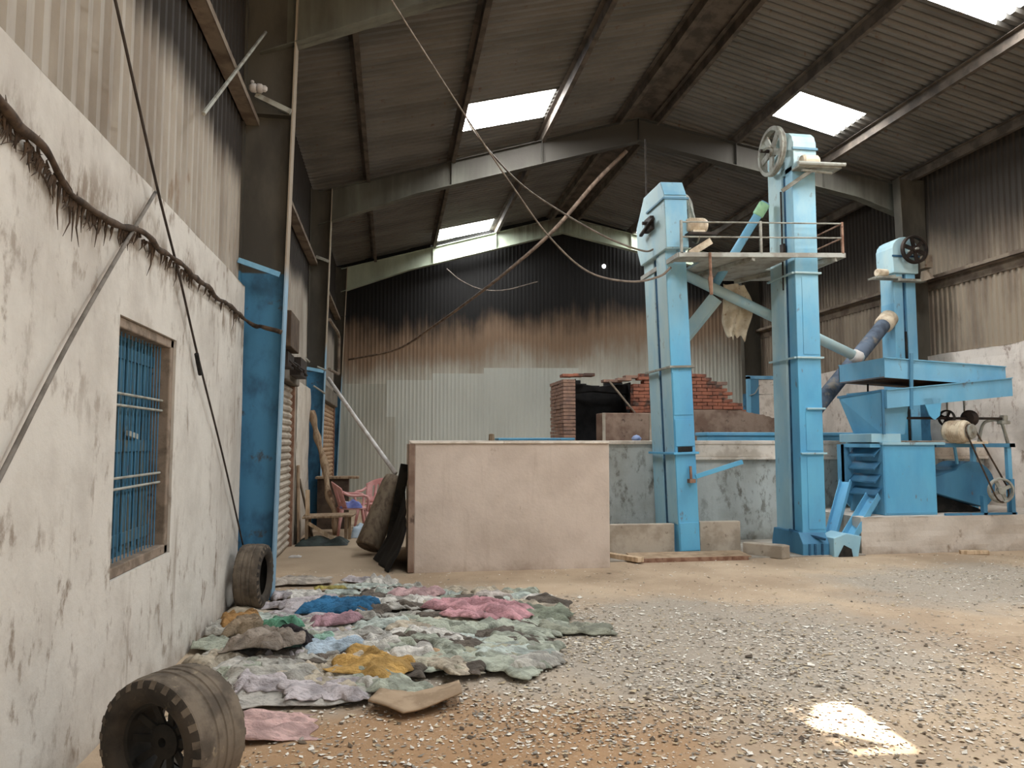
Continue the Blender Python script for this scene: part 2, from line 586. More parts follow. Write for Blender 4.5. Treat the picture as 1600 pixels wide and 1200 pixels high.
# roof -------------------------------------------------------------
PER = .15
SKY = [  # x0, x1, y0, y1 of the translucent sheets
    (1.14, 2.56, 11.55, 12.60), (1.10, 2.52, 18.75, 19.80), (6.45, 7.62, 10.95, 11.85), (6.45, 7.62, 7.05, 8.25),
    (6.45, 7.62, 18.30, 19.35), (1.14, 2.56, 4.65, 5.70), (6.45, 7.62, 2.85, 3.90), (1.14, 2.56, .30, 1.50), (6.45, 7.62, -1.20, 0.0)]
HOLE = (3.70, 4.34, 5.68, 6.28)     # a torn-out piece of sheet near the ridge
ceil = MB()
yy = profile(Y_FRONT, 20.7, PER, .05)
for (xa, ya, xb, yb, xc, yc) in ((0, 0, .55, 0, 0, .5), (1, 0, .62, 0, 1, .35), (1, 1, .45, 1, 1, .5), (0, 1, .3, 1, 0, .62)):
    tri = []
    for (fx, fy) in ((xa, ya), (xb, yb), (xc, yc)):
        hx_, hy_ = HOLE[0] + fx * (HOLE[1] - HOLE[0]), HOLE[2] + fy * (HOLE[3] - HOLE[2])
        tri.append((hx_, hy_, roof_z(hx_)))
    ceil.add(tri, [(0, 1, 2)])
holes = [(y0, y1, x0, x1) for x0, x1, y0, y1 in SKY] + [(HOLE[2], HOLE[3], HOLE[0], HOLE[1])]
xl = sorted({XL - .3, RIDGE_X} | {x for s in SKY for x in s[:2] if x < RIDGE_X} | set(HOLE[:2]))
xr = sorted({XR + .3, RIDGE_X} | {x for s in SKY for x in s[:2] if x > RIDGE_X})
rf = lambda u, h, v: Vector((v, u, roof_z(v) + h))
sheet(ceil, yy, lambda u: xl, rf, holes)
sheet(ceil, yy, lambda u: xr, rf, holes)
struct(ceil.build('ceiling', m_roof, fix=False))
for i, (x0, x1, y0, y1) in enumerate(SKY):
    w = MB()
    sheet(w, profile(y0 - .001, y1 + .001, PER, .05), lambda u: [x0, x1], rf)
    struct(w.build('window_%d' % (i + 2), m_window, fix=False))

# end wall -----------------------------------------------------------
bk = MB()
BPER, BDEP = .10, .006
pb = profile(XL - .05, XR + .05, BPER, BDEP)
sheet(bk, pb, lambda u: [-.05, 2.2, 4.5, roof_z(u) + .02], lambda u, h, v: Vector((u, y_back(u) - h, v)))
# newer sheets lapped over the foot of the wall
m_cladback_b = soot_shade('back_cladding_newer', srgb(206, 208, 198), srgb(196, 198, 188), 1.0, z0=9, z1=10)
m_cladback_c = soot_shade('back_cladding_grey', srgb(192, 191, 178), srgb(180, 179, 166), 1.0, z0=9, z1=10)
for (x0, x1, z0, z1, mi, o) in [(-1.4, -.15, 0, 3.02, 2, .012), (-.15, 1.05, 0, 3.12, 1, .02), (1.05, 2.4, 0, 3.3, 1, .014), (2.4, 4.9, 0, 3.45, 1, .022), (-1.2, .1, 0, 2.15, 2, .03)]:
    sheet(bk, profile(x0, x1, BPER, BDEP), lambda u: [z0, z1], lambda u, h, v: Vector((u, y_back(u) - h - o, v)), mi=mi)
struct(bk.build('wall_back', [m_cladback, m_cladback_b, m_cladback_c], fix=False))
p = atY(940, 412, 19.6)
hl = MB()
hl.disc((p.x, y_back(p.x) - .05, 1.5 + (690 - 412) / FOC * (y_back(p.x) - .05) * 1.03), (0, -1, 0), .055, .008, 14)
struct(hl.build('window_12', m_hole))

# gable over the wide entrance behind the camera
fw_ = MB()
sheet(fw_, profile(XL - .05, XR + .05, PER, .028), lambda u: [4.35, 5.5, roof_z(u)], lambda u, h, v: Vector((u, Y_FRONT + h, v)))
struct(fw_.build('wall_front', m_cladright, fix=False))

# long walls ---------------------------------------------------------
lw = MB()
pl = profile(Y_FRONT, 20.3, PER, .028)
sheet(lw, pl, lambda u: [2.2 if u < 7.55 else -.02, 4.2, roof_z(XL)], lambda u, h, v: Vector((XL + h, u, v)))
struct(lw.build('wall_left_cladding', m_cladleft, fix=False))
rw = MB()
sheet(rw, profile(Y_FRONT, 19.0, .12, .028), lambda u: [2.8, 4.4, roof_z(XR)], lambda u, h, v: Vector((XR - h, u, v)))
struct(rw.build('wall_right_cladding', m_cladright, fix=False))
rp = MB()
rp.grid(lambda s, t: Vector((XR - .1 + .03 * noise.noise(Vector((s * 40, t * 8, 2))), Y_FRONT + 21.8 * s,
                             (3.03 + .04 * noise.noise(Vector((s * 30, 0, 0)))) * t)), 160, 20)
rp.grid(lambda s, t: Vector((XR - .1 + .12 * t, Y_FRONT + 21.8 * s, 3.03 + .04 * noise.noise(Vector((s * 30, 0, 0))))), 160, 1)
struct(rp.build('wall_right', m_plaster_right, smooth=False, fix=False))

# limewashed masonry on the left with its window opening
WX, WY0, WY1, WZ0, WZ1, WYE = -1.42, 4.22, 5.28, .78, 2.17, 7.55
wl = MB()


def wallface(y0, y1, z0, z1, ny, nz):
    def fn(s, t):
        y, z = y0 + (y1 - y0) * s, z0 + (z1 - z0) * t
        e = min(1, min(abs(y - WY0), abs(y - WY1)) / .3) if (y0 < 4 or y1 > 5.5) else 0
        return Vector((WX + .012 * noise.noise(Vector((y * 1.3, z * 1.3, 1))) * e, y, z))
    wl.grid(fn, ny, nz)


wallface(Y_FRONT, WY0, 0, 3.0, 60, 24)
wallface(WY1, WYE, 0, 3.0, 24, 24)
wallface(WY0, WY1, 0, WZ0, 2, 2)
wallface(WY0, WY1, WZ1, 3.0, 2, 2)
wl.add([(WX, Y_FRONT, 3.0), (WX, WYE, 3.0), (XL - .2, WYE, 3.03), (XL - .2, Y_FRONT, 3.03)], [(0, 1, 2, 3)])
wl.add([(WX, WYE, 0), (WX, WYE, 3.0), (XL - .2, WYE, 3.0), (XL - .2, WYE, 0)], [(0, 1, 2, 3)])
for a, b in (((WY0, WZ0), (WY0, WZ1)), ((WY0, WZ1), (WY1, WZ1)), ((WY1, WZ1), (WY1, WZ0)), ((WY1, WZ0), (WY0, WZ0))):
    wl.add([(WX, a[0], a[1]), (WX, b[0], b[1]), (WX - .16, b[0], b[1]), (WX - .16, a[0], a[1])], [(0, 1, 2, 3)])
struct(wl.build('wall_left', m_plaster_left, fix=False))
# raw brick reveal and crumbling sill
m_reveal = simple('raw_reveal', srgb(138, 122, 106), srgb(110, 96, 82), 9, c3=srgb(86, 70, 58))
win = MB()
fw = .07
xin = WX - .045
for y0, y1, z0, z1 in ((WY0, WY0 + .03, WZ0, WZ1), (WY1 - fw, WY1, WZ0, WZ1), (WY0, WY1, WZ1 - .06, WZ1), (WY0, WY1, WZ0, WZ0 + .06)):
    win.box((WX - .15, y0, z0), (xin + .03, y1, z1))
wobj = struct(win.build('window_1', m_reveal, bevel=.008), 'barred window with blue shutters in the white left wall', 'window')
m_shutter = simple('blue_shutter_paint', srgb(58, 98, 116), srgb(42, 72, 86), 3, stretch=(1, 1, .3), c3=srgb(78, 84, 78), s3=5, t3=.50, rough=.7)
ya, yb, za, zb = WY0 + .03, WY1 - fw, WZ0 + .06, WZ1 - .06
ym = (ya + yb) / 2 - .05
for k, (y0, y1) in enumerate(((ya, ym - .012), (ym + .012, yb))):
    sh = MB()
    sh.box((WX - .15, y0, za), (WX - .128, y1, zb))
    for t in range(5):
        y = y0 + (y1 - y0) * (t + .5) / 5
        sh.box((WX - .128, y - .032, za + .03), (WX - .118, y + .032, zb - .03))
    for z in (za + .1, (za + zb) / 2, zb - .1):
        sh.box((WX - .128, y0 + .01, z - .035), (WX - .108, y1 - .01, z + .035))
    sh.build('shutter', m_shutter, wobj, bevel=.003)
grl = MB()
for t in range(16):
    y = ya + (yb - ya) * (t + .5) / 16
    grl.tube([(WX - .07, y, za), (WX - .07, y, zb)], .0035, 5)
g = grl.build('wire_grille', m_blue_dark, wobj)
g['label'] = 'thin blue upright wires'
for z in (1.765, 1.70, 1.30, 1.24):
    MB().tube([(WX - .058, ya - .02, z), (WX - .058, yb + .02, z)], .0075, 8).build('bar', m_steel, wobj)
MB().bar((WX - .10, ya + .45, 1.55), (WX - .10, ya + .62, 1.53), .02, .03).build('latch', m_steel, wobj)

# structural frames ----------------------------------------------------
def column_left(name, y, mat, zp, xb=-1.12, xt=-1.0):
    c = MB()
    top = roof_z(-1.1) - .2
    c.prism([(XL + .02, 0), (xb, 0), (xt, top), (XL + .02, top)], 'y', y - .006, y + .006)      # web
    c.add([(xb, y - .1, 0), (xb, y + .1, 0), (xt, y + .1, top), (xt, y - .1, top),
           (xb + .015, y - .1, 0), (xb + .015, y + .1, 0), (xt + .015, y + .1, top), (xt + .015, y - .1, top)],
          [(0, 1, 2, 3), (7, 6, 5, 4), (0, 4, 5, 1), (1, 5, 6, 2), (2, 6, 7, 3), (3, 7, 4, 0)], 1)
    c.box((XL + .03, y - .1, 0), (XL + .045, y + .1, top))
    c.box((XL + .03, y - .12, 0), (xb + .03, y + .12, .02))
    for z in (4.75,):
        c.box((XL + .03, y - .1, z), (xt - .02, y + .1, z + .012))
    o = struct(c.build(name, [mat, m_flange_edge]), 'tapered steel column', 'column')
    return o


c1 = column_left('column', 7.68, m_column_a, 3.16)
MB().bar((XL + .03, 7.56, 3.26), (-1.1, 7.56, 3.13), .03, .05).build('stiffener', m_lightblue, c1)
MB().bar((XL + .15, 7.57, 4.93), (-1.03, 7.57, 4.78), .04, .05).build('cleat', m_steel, c1)
c2 = column_left('column.001', 13.8, m_column_b, 2.74, -1.25, -1.12)
MB().bar((XL + .03, 13.68, 2.79), (-1.2, 13.68, 2.74), .03, .06).build('stiffener', m_lightblue, c2)
MB().bar((XL + .15, 13.68, 4.80), (-1.15, 13.68, 4.72), .04, .05).build('cleat', m_steel, c2)
column_left('column.002', 20.0, m_column_b, 2.74, -1.40, -1.2)
for k, y in enumerate((12.15, 18.45)):
    c = MB()
    top = roof_z(9.2) - .2
    c.prism([(9.14, 0), (9.56, 0), (9.56, top), (9.02, top)], 'y', y - .006, y + .006)
    c.add([(9.14, y - .1, 0), (9.14, y + .1, 0), (9.02, y + .1, top), (9.02, y - .1, top),
           (9.125, y - .1, 0), (9.125, y + .1, 0), (9.005, y + .1, top), (9.005, y - .1, top)],
          [(3, 2, 1, 0), (4, 5, 6, 7), (1, 5, 4, 0), (2, 6, 5, 1), (3, 7, 6, 2), (0, 4, 7, 3)])
    struct(c.build('column.%03d' % (k + 3), m_column_b), 'steel column against the right wall', 'column')

PURL = [-.5, 1.03, 2.67, 4.1, 4.8, 6.24, 7.86, 9.3]


def rafter(name, y0, mat=None):
    r = MB()
    def yf(x):
        return y0 - SKEW * (x + 1.1)
    def up(x):
        return roof_z(x) - .18
    xs = [-1.35, .4, RIDGE_X, 8.5, 9.45]
    dep = [.62, .46, .44, .46, .62]
    for a in range(4):
        x0, x1 = xs[a], xs[a + 1]
        ya_, yb_ = yf(x0), yf(x1)
        za_, zb_, la, lb = up(x0), up(x1), up(x0) - dep[a], up(x1) - dep[a + 1]
        t = .006
        r.add([(x0, ya_ - t, la), (x1, yb_ - t, lb), (x1, yb_ - t, zb_), (x0, ya_ - t, za_),
               (x0, ya_ + t, la), (x1, yb_ + t, lb), (x1, yb_ + t, zb_), (x0, ya_ + t, za_)],
              [(0, 1, 2, 3), (7, 6, 5, 4), (0, 4, 5, 1), (3, 2, 6, 7)])
        for (pa, pb) in ((la, lb), (za_ - .012, zb_ - .012)):
            w = .09
            r.add([(x0, ya_ - w, pa), (x1, yb_ - w, pb), (x1, yb_ + w, pb), (x0, ya_ + w, pa),
                   (x0, ya_ - w, pa + .012), (x1, yb_ - w, pb + .012), (x1, yb_ + w, pb + .012), (x0, ya_ + w, pa + .012)],
                  [(3, 2, 1, 0), (4, 5, 6, 7), (0, 1, 5, 4), (1, 2, 6, 5), (2, 3, 7, 6), (3, 0, 4, 7)])
    for x in (1.03, 2.67, RIDGE_X, 6.24, 7.86):
        y = yf(x)
        r.box((x - .005, y - .08, up(x) - .44), (x + .005, y + .08, up(x)))
    return struct(r.build(name, mat or m_steelframe_dim), 'sloping steel roof beam', 'beam')


rafter('beam', 7.68)
rafter('beam.001', 13.8)
rafter('beam.002', 20.0, m_steelframe_lit)
rafter('beam.003', 1.5)
for i, x in enumerate(PURL):
    b = MB()
    z = roof_z(x)
    s = -1 if x < RIDGE_X else 1
    y1 = y_back(x) - .05
    b.box((x - .003, Y_FRONT, z - .2), (x + .003, y1, z - .005))
    b.box((x, Y_FRONT, z - .2), (x + .07, y1, z - .194))
    b.box((x - .07, Y_FRONT, z - .03 - SLOPE * .07), (x, y1, z - .024 - SLOPE * .07))
    struct(b.build('beam.%03d' % (i + 4), m_purlin), 'purlin under the roof sheets', 'beam')
rc = MB()
rc.add([(RIDGE_X - .34, Y_FRONT, roof_z(RIDGE_X - .34) - .01), (RIDGE_X, Y_FRONT, RIDGE_Z - .012), (RIDGE_X + .34, Y_FRONT, roof_z(RIDGE_X + .34) - .01),
        (RIDGE_X - .34, 19.6, roof_z(RIDGE_X - .34) - .01), (RIDGE_X, 19.6, RIDGE_Z - .012), (RIDGE_X + .34, 19.6, roof_z(RIDGE_X + .34) - .01)],
       [(0, 1, 4, 3), (1, 2, 5, 4)])
struct(rc.build('trim_1', m_purlin))

# girts along the walls
gl = MB()
gl.box((XL + .03, Y_FRONT, 4.66), (XL + .17, 20.1, 4.668))
gl.box((XL + .165, Y_FRONT, 4.66), (XL + .172, 20.1, 4.72))
gl.box((XL + .03, Y_FRONT, 4.66), (XL + .04, 20.1, 4.86))
struct(gl.build('trim_2', m_girt))
gr = MB()
gr.box((XR - .18, Y_FRONT, 4.36), (XR - .03, 18.9, 4.37))
gr.box((XR - .18, Y_FRONT, 4.36), (XR - .172, 18.9, 4.43))
gr.box((XR - .04, Y_FRONT, 4.2), (XR - .03, 18.9, 4.37))
struct(gr.build('trim_3', m_girt))
br = MB()
br.tube([atX(318, 178, XL + .2), Vector((-1.28, 7.5, 5.55))], .015, 6)
tag(br.build('brace_rod', m_steel), 'grey brace rod slanting from the left cladding up to the first column', 'rod')
bs = MB()
for k, (u, v, r) in enumerate(((396, 150, .05), (405, 158, .05), (412, 163, .035), (394, 142, .02))):
    q = atY(u, v, 7.5)
    bs.lathe([(1e-3, -r), (r * .7, -r * .7), (r, 0), (r * .7, r * .7), (1e-3, r)], (q.x, q.y, 4.97 + (k == 3) * .06), (.9, 0, .35), 10)
tag(bs.build('caught_scrap', m_white_plastic, smooth=True), 'pale scrap caught on the steel bracket of the first column', 'scrap')

# shutters, piers and fittings between the left columns -------------------
def shutter(name, y0, y1, z1, mat, label):
    s = MB()
    n = int(z1 / .095)
    prof = []
    for k in range(n):
        for f, h in ((0, 0), (.25, .018), (.6, .024), (.9, .004)):
            prof.append(((k + f) * z1 / n, h))
    vs, fs = [], []
    for (z, h) in prof:
        vs += [Vector((-1.46 + h * 1.4, y0, z)), Vector((-1.46 + h * 1.4, y1, z))]
    for i in range(len(prof) - 1):
        fs.append((2 * i, 2 * i + 1, 2 * i + 3, 2 * i + 2))
    s.add(vs, fs)
    o = struct(s.build(name, mat, fix=False), label, 'door')
    g = MB()
    g.box((-1.5, y0 - .06, 0), (-1.40, y0, z1 + .05))
    g.box((-1.5, y1, 0), (-1.40, y1 + .06, z1 + .05))
    g.build('guide_rail', m_rust, o)
    MB().box((-1.5, y0 - .05, z1), (-1.34, y1 + .05, z1 + .32)).build('shutter_box', m_clad_dusty, o, bevel=.02)
    return o


m_clad_dusty = simple('dusty_housing', srgb(120, 112, 100), srgb(98, 90, 80), 3)
m_shut_a = simple('dusty_shutter', srgb(176, 164, 148), srgb(150, 138, 122), 2.5, c3=srgb(120, 104, 86), s3=6, rough=.75)
m_shut_b = simple('rusty_shutter', srgb(186, 158, 128), srgb(160, 128, 100), 3, c3=srgb(120, 92, 70), s3=6, rough=.8)
shutter('door_1', 9.35, 11.35, 2.3, m_shut_a, 'grey rolling shutter beyond the first blue column')
shutter('door_2', 15.6, 19.3, 2.35, m_shut_b, 'tan rolling shutter near the back corner')
pr = MB()
pr.grid(lambda s, t: Vector((-1.38 + .02 * noise.noise(Vector((s * 5, t * 6, 3))), 11.5 + (1.75 + .12 * math.sin(t * 9)) * s, 2.4 * t)), 12, 20)
pr.box((-1.52, 11.5, 0), (-1.39, 13.1, 2.4))
pr.box((-1.52, 7.9, 0), (-1.40, 9.25, 2.9))
struct(pr.build('wall_left_pier', m_plaster_pier, fix=False))

# ------------------------------------------------------------ low masonry in the middle
FY = 8.86
en = MB()
en.box((.27, FY, -.05), (2.6, FY + .13, 1.475))
struct(en.build('wall_enclosure_front', m_plaster_slab, bevel=.012), 'white plastered low wall panel facing the camera', 'wall')
cp = MB()
cp.box((.22, FY - .02, 1.475), (2.6, FY + .15, 1.50))
struct(cp.build('trim_4', m_coping, bevel=.008))
ed = MB()
ed.box((.20, FY - .012, 0), (.272, FY + .16, 1.476))
struct(ed.build('trim_5', m_mudplaster, bevel=.008))
es = MB()
es.box((.22, FY + .16, 0), (.33, 11.0, 1.47))
struct(es.build('wall_enclosure_side', m_plaster_slab, bevel=.01))
rr = MB()
rr.grid(lambda s, t: Vector((.25 + 9.2 * s, 10.92 + .02 * noise.noise(Vector((s * 20, t * 5, 7))), 1.46 * t)), 90, 16)
rr.box((.25, 10.95, 0), (9.5, 11.08, 1.46))
struct(rr.build('wall_enclosure_rear', m_plaster_rear, fix=False))
cq = MB()
cq.box((.25, 10.86, 1.46), (9.5, 11.12, 1.515))
cq.box((4.15, 10.88, 1.27), (9.5, 10.93, 1.47))
cq.box((4.15, 10.85, 1.225), (9.5, 10.95, 1.27))
struct(cq.build('trim_6', m_coping, bevel=.008))
en2 = MB()
en2.box((2.46, FY + .13, 0), (2.6, 10.92, 1.475))
struct(en2.build('wall_enclosure_return', m_plaster_slab, bevel=.01))
pw = MB()
pw.box((2.62, 9.80, 0), (3.775, 9.90, .40))
pw.box((4.13, 9.80, 0), (4.72, 9.90, .42))
struct(pw.build('wall_pit', m_cement, bevel=.012), 'low cement kerb round the first elevator foot', 'wall')
# concrete plinth under the cleaning machine
pn = MB()
pn.grid(lambda s, t: Vector((6.2 + 3.35 * s, 9.33 + .02 * noise.noise(Vector((s * 9, t * 3, 5))), -.03 + .52 * t)), 40, 8)
pn.grid(lambda s, t: Vector((6.2 + .02 * noise.noise(Vector((s * 5, t * 3, 1))) * (1 if 0 < s < 1 else 0), 9.33 + 1.58 * (1 - s), -.03 + .52 * t)), 12, 8)
pn.grid(lambda s, t: Vector((6.2 + 3.35 * s, 9.33 + 1.58 * t, .49)), 20, 8)
struct(pn.build('trim_7', m_plaster_plinth, fix=True), 'white plastered plinth', 'plinth')
# ------------------------------------------------------------------ bucket elevators
def pulley(mb, c, axis, r, w, spokes=5, hub=.05, mi=0):
    """cast wheel: rim, hub, flat spokes with openings between."""
    c, ax = Vector(c), Vector(axis).normalized()
    t = r * .17
    mb.lathe([(r - t, -w / 2), (r - .012, -w / 2), (r, -w / 2 + .012), (r - .018, 0), (r, w / 2 - .012), (r - .012, w / 2), (r - t, w / 2)], c, ax, 36, mi, closed=True)
    mb.lathe([(1e-3, -w * .6), (hub, -w * .6), (hub, w * .6), (1e-3, w * .6)], c, ax, 16, mi)
    a = Vector((0, 0, 1)) if abs(ax.z) < .9 else Vector((1, 0, 0))
    s = ax.cross(a).normalized()
    q = ax.cross(s)
    for k in range(spokes):
        w_ = 2 * math.pi * (k + .3) / spokes
        d = s * math.cos(w_) + q * math.sin(w_)
        mb.bar(c + d * hub * .8, c + d * (r - t * .6), r * .26, w * .35, up=ax, mi=mi)
    return mb


# --- the shorter elevator, in the pit behind the white panel
e1 = thing('bucket_elevator', 'shorter blue bucket elevator beside the white panel with its foot in the cement kerb', 'grain elevator', (3.96, 10.1, 0), 'bucket elevators')
X0, X1 = 3.815, 4.105
tr = MB()
tr.box((X0, 9.72, -.02), (X1, 10.10, 4.15))
tr.build('trunk', [m_blue], e1, bevel=.008)
tr = MB()
tr.box((X0 + .012, 10.26, 0), (X1 - .01, 10.66, 4.15))
tr.build('trunk', m_blue_pale, e1, bevel=.008)
sp = MB()
sp.box((X0 - .004, 9.74, .4), (X0, 10.09, 4.1))
sp.build('side_sheet', m_blue_pale, e1)
cn = MB()
cn.box((X0 + .03, 10.1, .2), (X1 - .03, 10.26, 4.1))
cn.build('seam_plate', m_groove, e1)
for z in (2.50, 1.33):
    f = MB()
    f.box((X0 - .035, 9.68, z), (X1 + .035, 9.72, z + .03))
    f.box((X0 - .035, 9.72, z), (X0 - .004, 10.7, z + .03))
    f.box((X1, 9.72, z), (X1 + .035, 10.7, z + .03))
    f.build('flange', m_steel if z > 2 else m_blue, e1, bevel=.004)
for (z0, z1, o) in ((1.86, 2.44, .008), (1.44, 1.80, .014), (.05, .42, .012)):
    MB().box((X0 + .012, 9.72 - o, z0), (X1 - .012, 9.72, z1)).build('front_plate', m_blue, e1, bevel=.003)
hx = MB()
hx.box((X0 + .04, 9.705, 1.365), (X1 - .05, 9.722, 1.432))
hx.build('inspection_slot', m_black, e1)
# head: chamfered hood
hd = MB()
hd.prism([(9.62, 4.12), (9.62, 4.86), (9.74, 5.08), (10.42, 5.08), (10.80, 4.72), (10.80, 4.35), (10.68, 4.12)], 'x', X0 - .03, X1 + .01)
hd.build('head', m_blue_pale, e1, bevel=.012)
hf = MB()
hf.box((X0 - .02, 9.606, 4.14), (X1, 9.62, 4.84))
hf.slab([(X0 - .02, 9.612, 4.86), (X1, 9.612, 4.86), (X1, 9.735, 5.075), (X0 - .02, 9.735, 5.075)], .008)
hf.build('head_front', m_blue, e1)
hb = MB()
hb.box((X0 - .05, 9.59, 4.80), (X1 + .03, 9.625, 4.825))
hb.box((X0 - .05, 9.62, 4.80), (X0 - .03, 10.3, 4.825))
hb.build('head_band', m_blue_dark, e1)
sh = MB()
sh.tube([(X0 - .16, 10.15, 4.62), (X1 + .32, 10.15, 4.62)], .025, 10)
sh.build('drive_shaft', m_darkmetal, e1)
bb = MB()
bb.box((X0 - .09, 10.02, 4.50), (X0 - .03, 10.28, 4.70))
bb.bar((X0 - .09, 9.9, 4.62), (X0 - .09, 10.45, 4.52), .05, .04)
bb.build('bearing', m_darkmetal, e1, bevel=.01)
pu = MB()
pulley(pu, (X1 + .17, 10.15, 4.72), (1, 0, 0), .30, .07)
pu.build('pulley', m_steel, e1)
bt = MB()
path = []
c0, r0, c1_, r1 = Vector((0, 10.15, 4.72)), .305, Vector((0, 9.72, 4.32)), .09
for k in range(13):
    a = math.radians(45 + 180 * k / 12) - math.radians(90)
    path.append(Vector((X1 + .17, c0.y + r0 * math.cos(a), c0.z + r0 * math.sin(a))))
for k in range(9):
    a = math.radians(45 + 90 + 180 * k / 8)
    path.append(Vector((X1 + .17, c1_.y + r1 * math.cos(a), c1_.z + r1 * math.sin(a))))
bt.tube(path, .016, 6, closed=True)
bt.build('drive_belt', m_steel, e1, smooth=True)
mo = MB()
mo.lathe([(1e-3, 0), (.08, 0), (.1, .03), (.1, .26), (.08, .29), (1e-3, .29)], (X1 - .02, 9.62, 4.44), (1, 0, 0), 18)
for k in range(8):
    mo.lathe([(.1, .05 + k * .025), (.106, .05 + k * .025), (.106, .06 + k * .025), (.1, .06 + k * .025)], (X1 - .02, 9.62, 4.44), (1, 0, 0), 18)
mo.box((X1 + .03, 9.50, 4.31), (X1 + .2, 9.74, 4.35))
mo.build('motor', m_cream, e1)
sb = MB()
sb.box((X1 - .05, 9.46, 4.28), (X1 + .36, 10.2, 4.31))
sb.bar((X1, 9.6, 4.08), (X1 + .33, 9.6, 4.27), .05, .04)
sb.build('motor_bracket', m_darkmetal, e1)
ob = MB()
ob.bar((X1 - .03, 9.52, 4.02), (X1 + .28, 9.52, 4.20), .05, .09)
ob.build('belt_guard', m_cream, e1)
lv = MB()
lv.bar((X1 - .05, 9.64, 1.03), (X1 + .56, 9.50, 1.21), .03, .06)
lv.build('lever', m_blue, e1, bevel=.004)
lb = MB()
lb.box((X1 - .14, 9.62, .95), (X1 - .06, 9.72, 1.0))
lb.box((X1 - .115, 9.66, 1.0), (X1 - .09, 9.69, 1.17))
lb.build('lever_bracket', m_rust, e1)
e1.rotation_euler = (0, math.radians(-1.9), 0)

# --- the tall elevator
e2 = thing('bucket_elevator', 'tallest blue bucket elevator with a big spoked wheel at its top under the skylight', 'grain elevator', (5.55, 9.75, 0), 'bucket elevators')
A0, A1 = 5.40, 5.74
tr = MB()
tr.box((A0, 9.40, .28), (A1, 9.60, 5.30))
tr.build('trunk', m_blue, e2, bevel=.01)
tr = MB()
tr.box((A0 - .012, 9.68, .28), (A1 - .02, 10.06, 5.30))
tr.build('trunk', m_blue_pale, e2, bevel=.01)
MB().box((A0 + .02, 9.6, .3), (A1 - .03, 9.68, 5.2)).build('seam_plate', m_groove, e2)
for (z, x0) in ((2.62, A0), (1.33, A0 + .02), (1.93, A0 + .12), (3.78, A0)):
    f = MB()
    f.box((x0 - .02, 9.365, z), (A1 + .03, 9.40, z + .025))
    f.box((A1, 9.4, z), (A1 + .03, 10.08, z + .025))
    if x0 == A0:
        f.box((A0 - .05, 9.4, z), (A0 - .012, 10.1, z + .025))
    f.build('flange', m_blue_pale, e2, bevel=.004)
for (z0, z1) in ((.34, 1.30), (1.38, 1.9), (2.68, 3.74)):
    MB().box((A0 + .09, 9.392, z0), (A1 - .012, 9.40, z1)).build('front_plate', m_blue, e2)
bo = MB()
bo.prism([(9.30, -.15), (9.30, .16), (9.40, .30), (10.06, .30), (10.12, .1), (10.12, -.15)], 'x', A0 - .06, A1 - .02)
bo.build('boot', m_blue_dark, e2, bevel=.01)
bl = MB()
bl.bar((A0 - .08, 9.60, .315), (A1 - .1, 9.26, .22), .05, .025)
for x in (A0 + .02, A0 + .10, A0 + .2):
    bl.box((x, 9.285, -.02), (x + .025, 9.30, .16))
bl.build('boot_lip', m_groove, e2)
hd = MB()
pf = [(9.36, 5.22), (9.36, 5.62)]
for k in range(9):
    a = math.pi - math.pi * k / 8
    pf.append((9.72 + .35 * math.cos(a), 5.62 + .22 * math.sin(a)))
pf += [(10.08, 5.62), (10.08, 5.22)]
hd.prism(pf, 'x', A0 + .0, A1 - .0)
hd.build('head', m_blue_pale, e2, bevel=.01)
MB().box((A0 - .02, 9.335, 5.50), (A1 + .01, 9.362, 5.53)).build('head_band', m_blue_dark, e2)
sh = MB()
sh.tube([(A0 - .30, 9.72, 5.60), (A1 + .12, 9.72, 5.60)], .025, 10)
sh.build('drive_shaft', m_darkmetal, e2)
wh = MB()
pulley(wh, (A0 - .12, 9.72, 5.60), (1, 0, 0), .35, .08, 5, .07)
wh.build('spoked_wheel', m_steel, e2)
cr = MB()
cr.tube([(A0 - .17, 9.72, 5.60), (A0 - .26, 9.70, 5.60), (A0 - .27, 9.5, 5.58)], .015, 6)
cr.build('crank_handle', m_steel, e2)
pf2 = MB()
pf2.box((A0 - .02, 9.18, 5.20), (A1 + .26, 9.38, 5.225))
pf2.tube([(A0 - .05, 9.16, 5.235), (A1 + .30, 9.16, 5.245)], .028, 8)
pf2.tube([(A0 + .05, 9.24, 5.17), (A1 + .15, 9.24, 5.15)], .018, 8)
pf2.bar((A0 - .16, 9.40, 4.92), (A0 + .20, 9.24, 5.18), .03, .05)
pf2.build('bracket_shelf', m_steel, e2)
mo = MB()
mo.lathe([(1e-3, 0), (.07, 0), (.085, .03), (.085, .22), (.06, .25), (1e-3, .25)], (A0 + .06, 9.27, 5.31), (1, 0, 0), 18)
mo.build('motor', m_cream, e2)
jg = MB()
jg.tube([(A0 - .035, 9.66, 3.6), (A0 - .035, 9.66, 5.0)], .012, 6)
jg.box((A0 - .05, 9.61, 4.1), (A0 - .012, 9.70, 4.25))
jg.build('cable_conduit', m_darkmetal, e2)

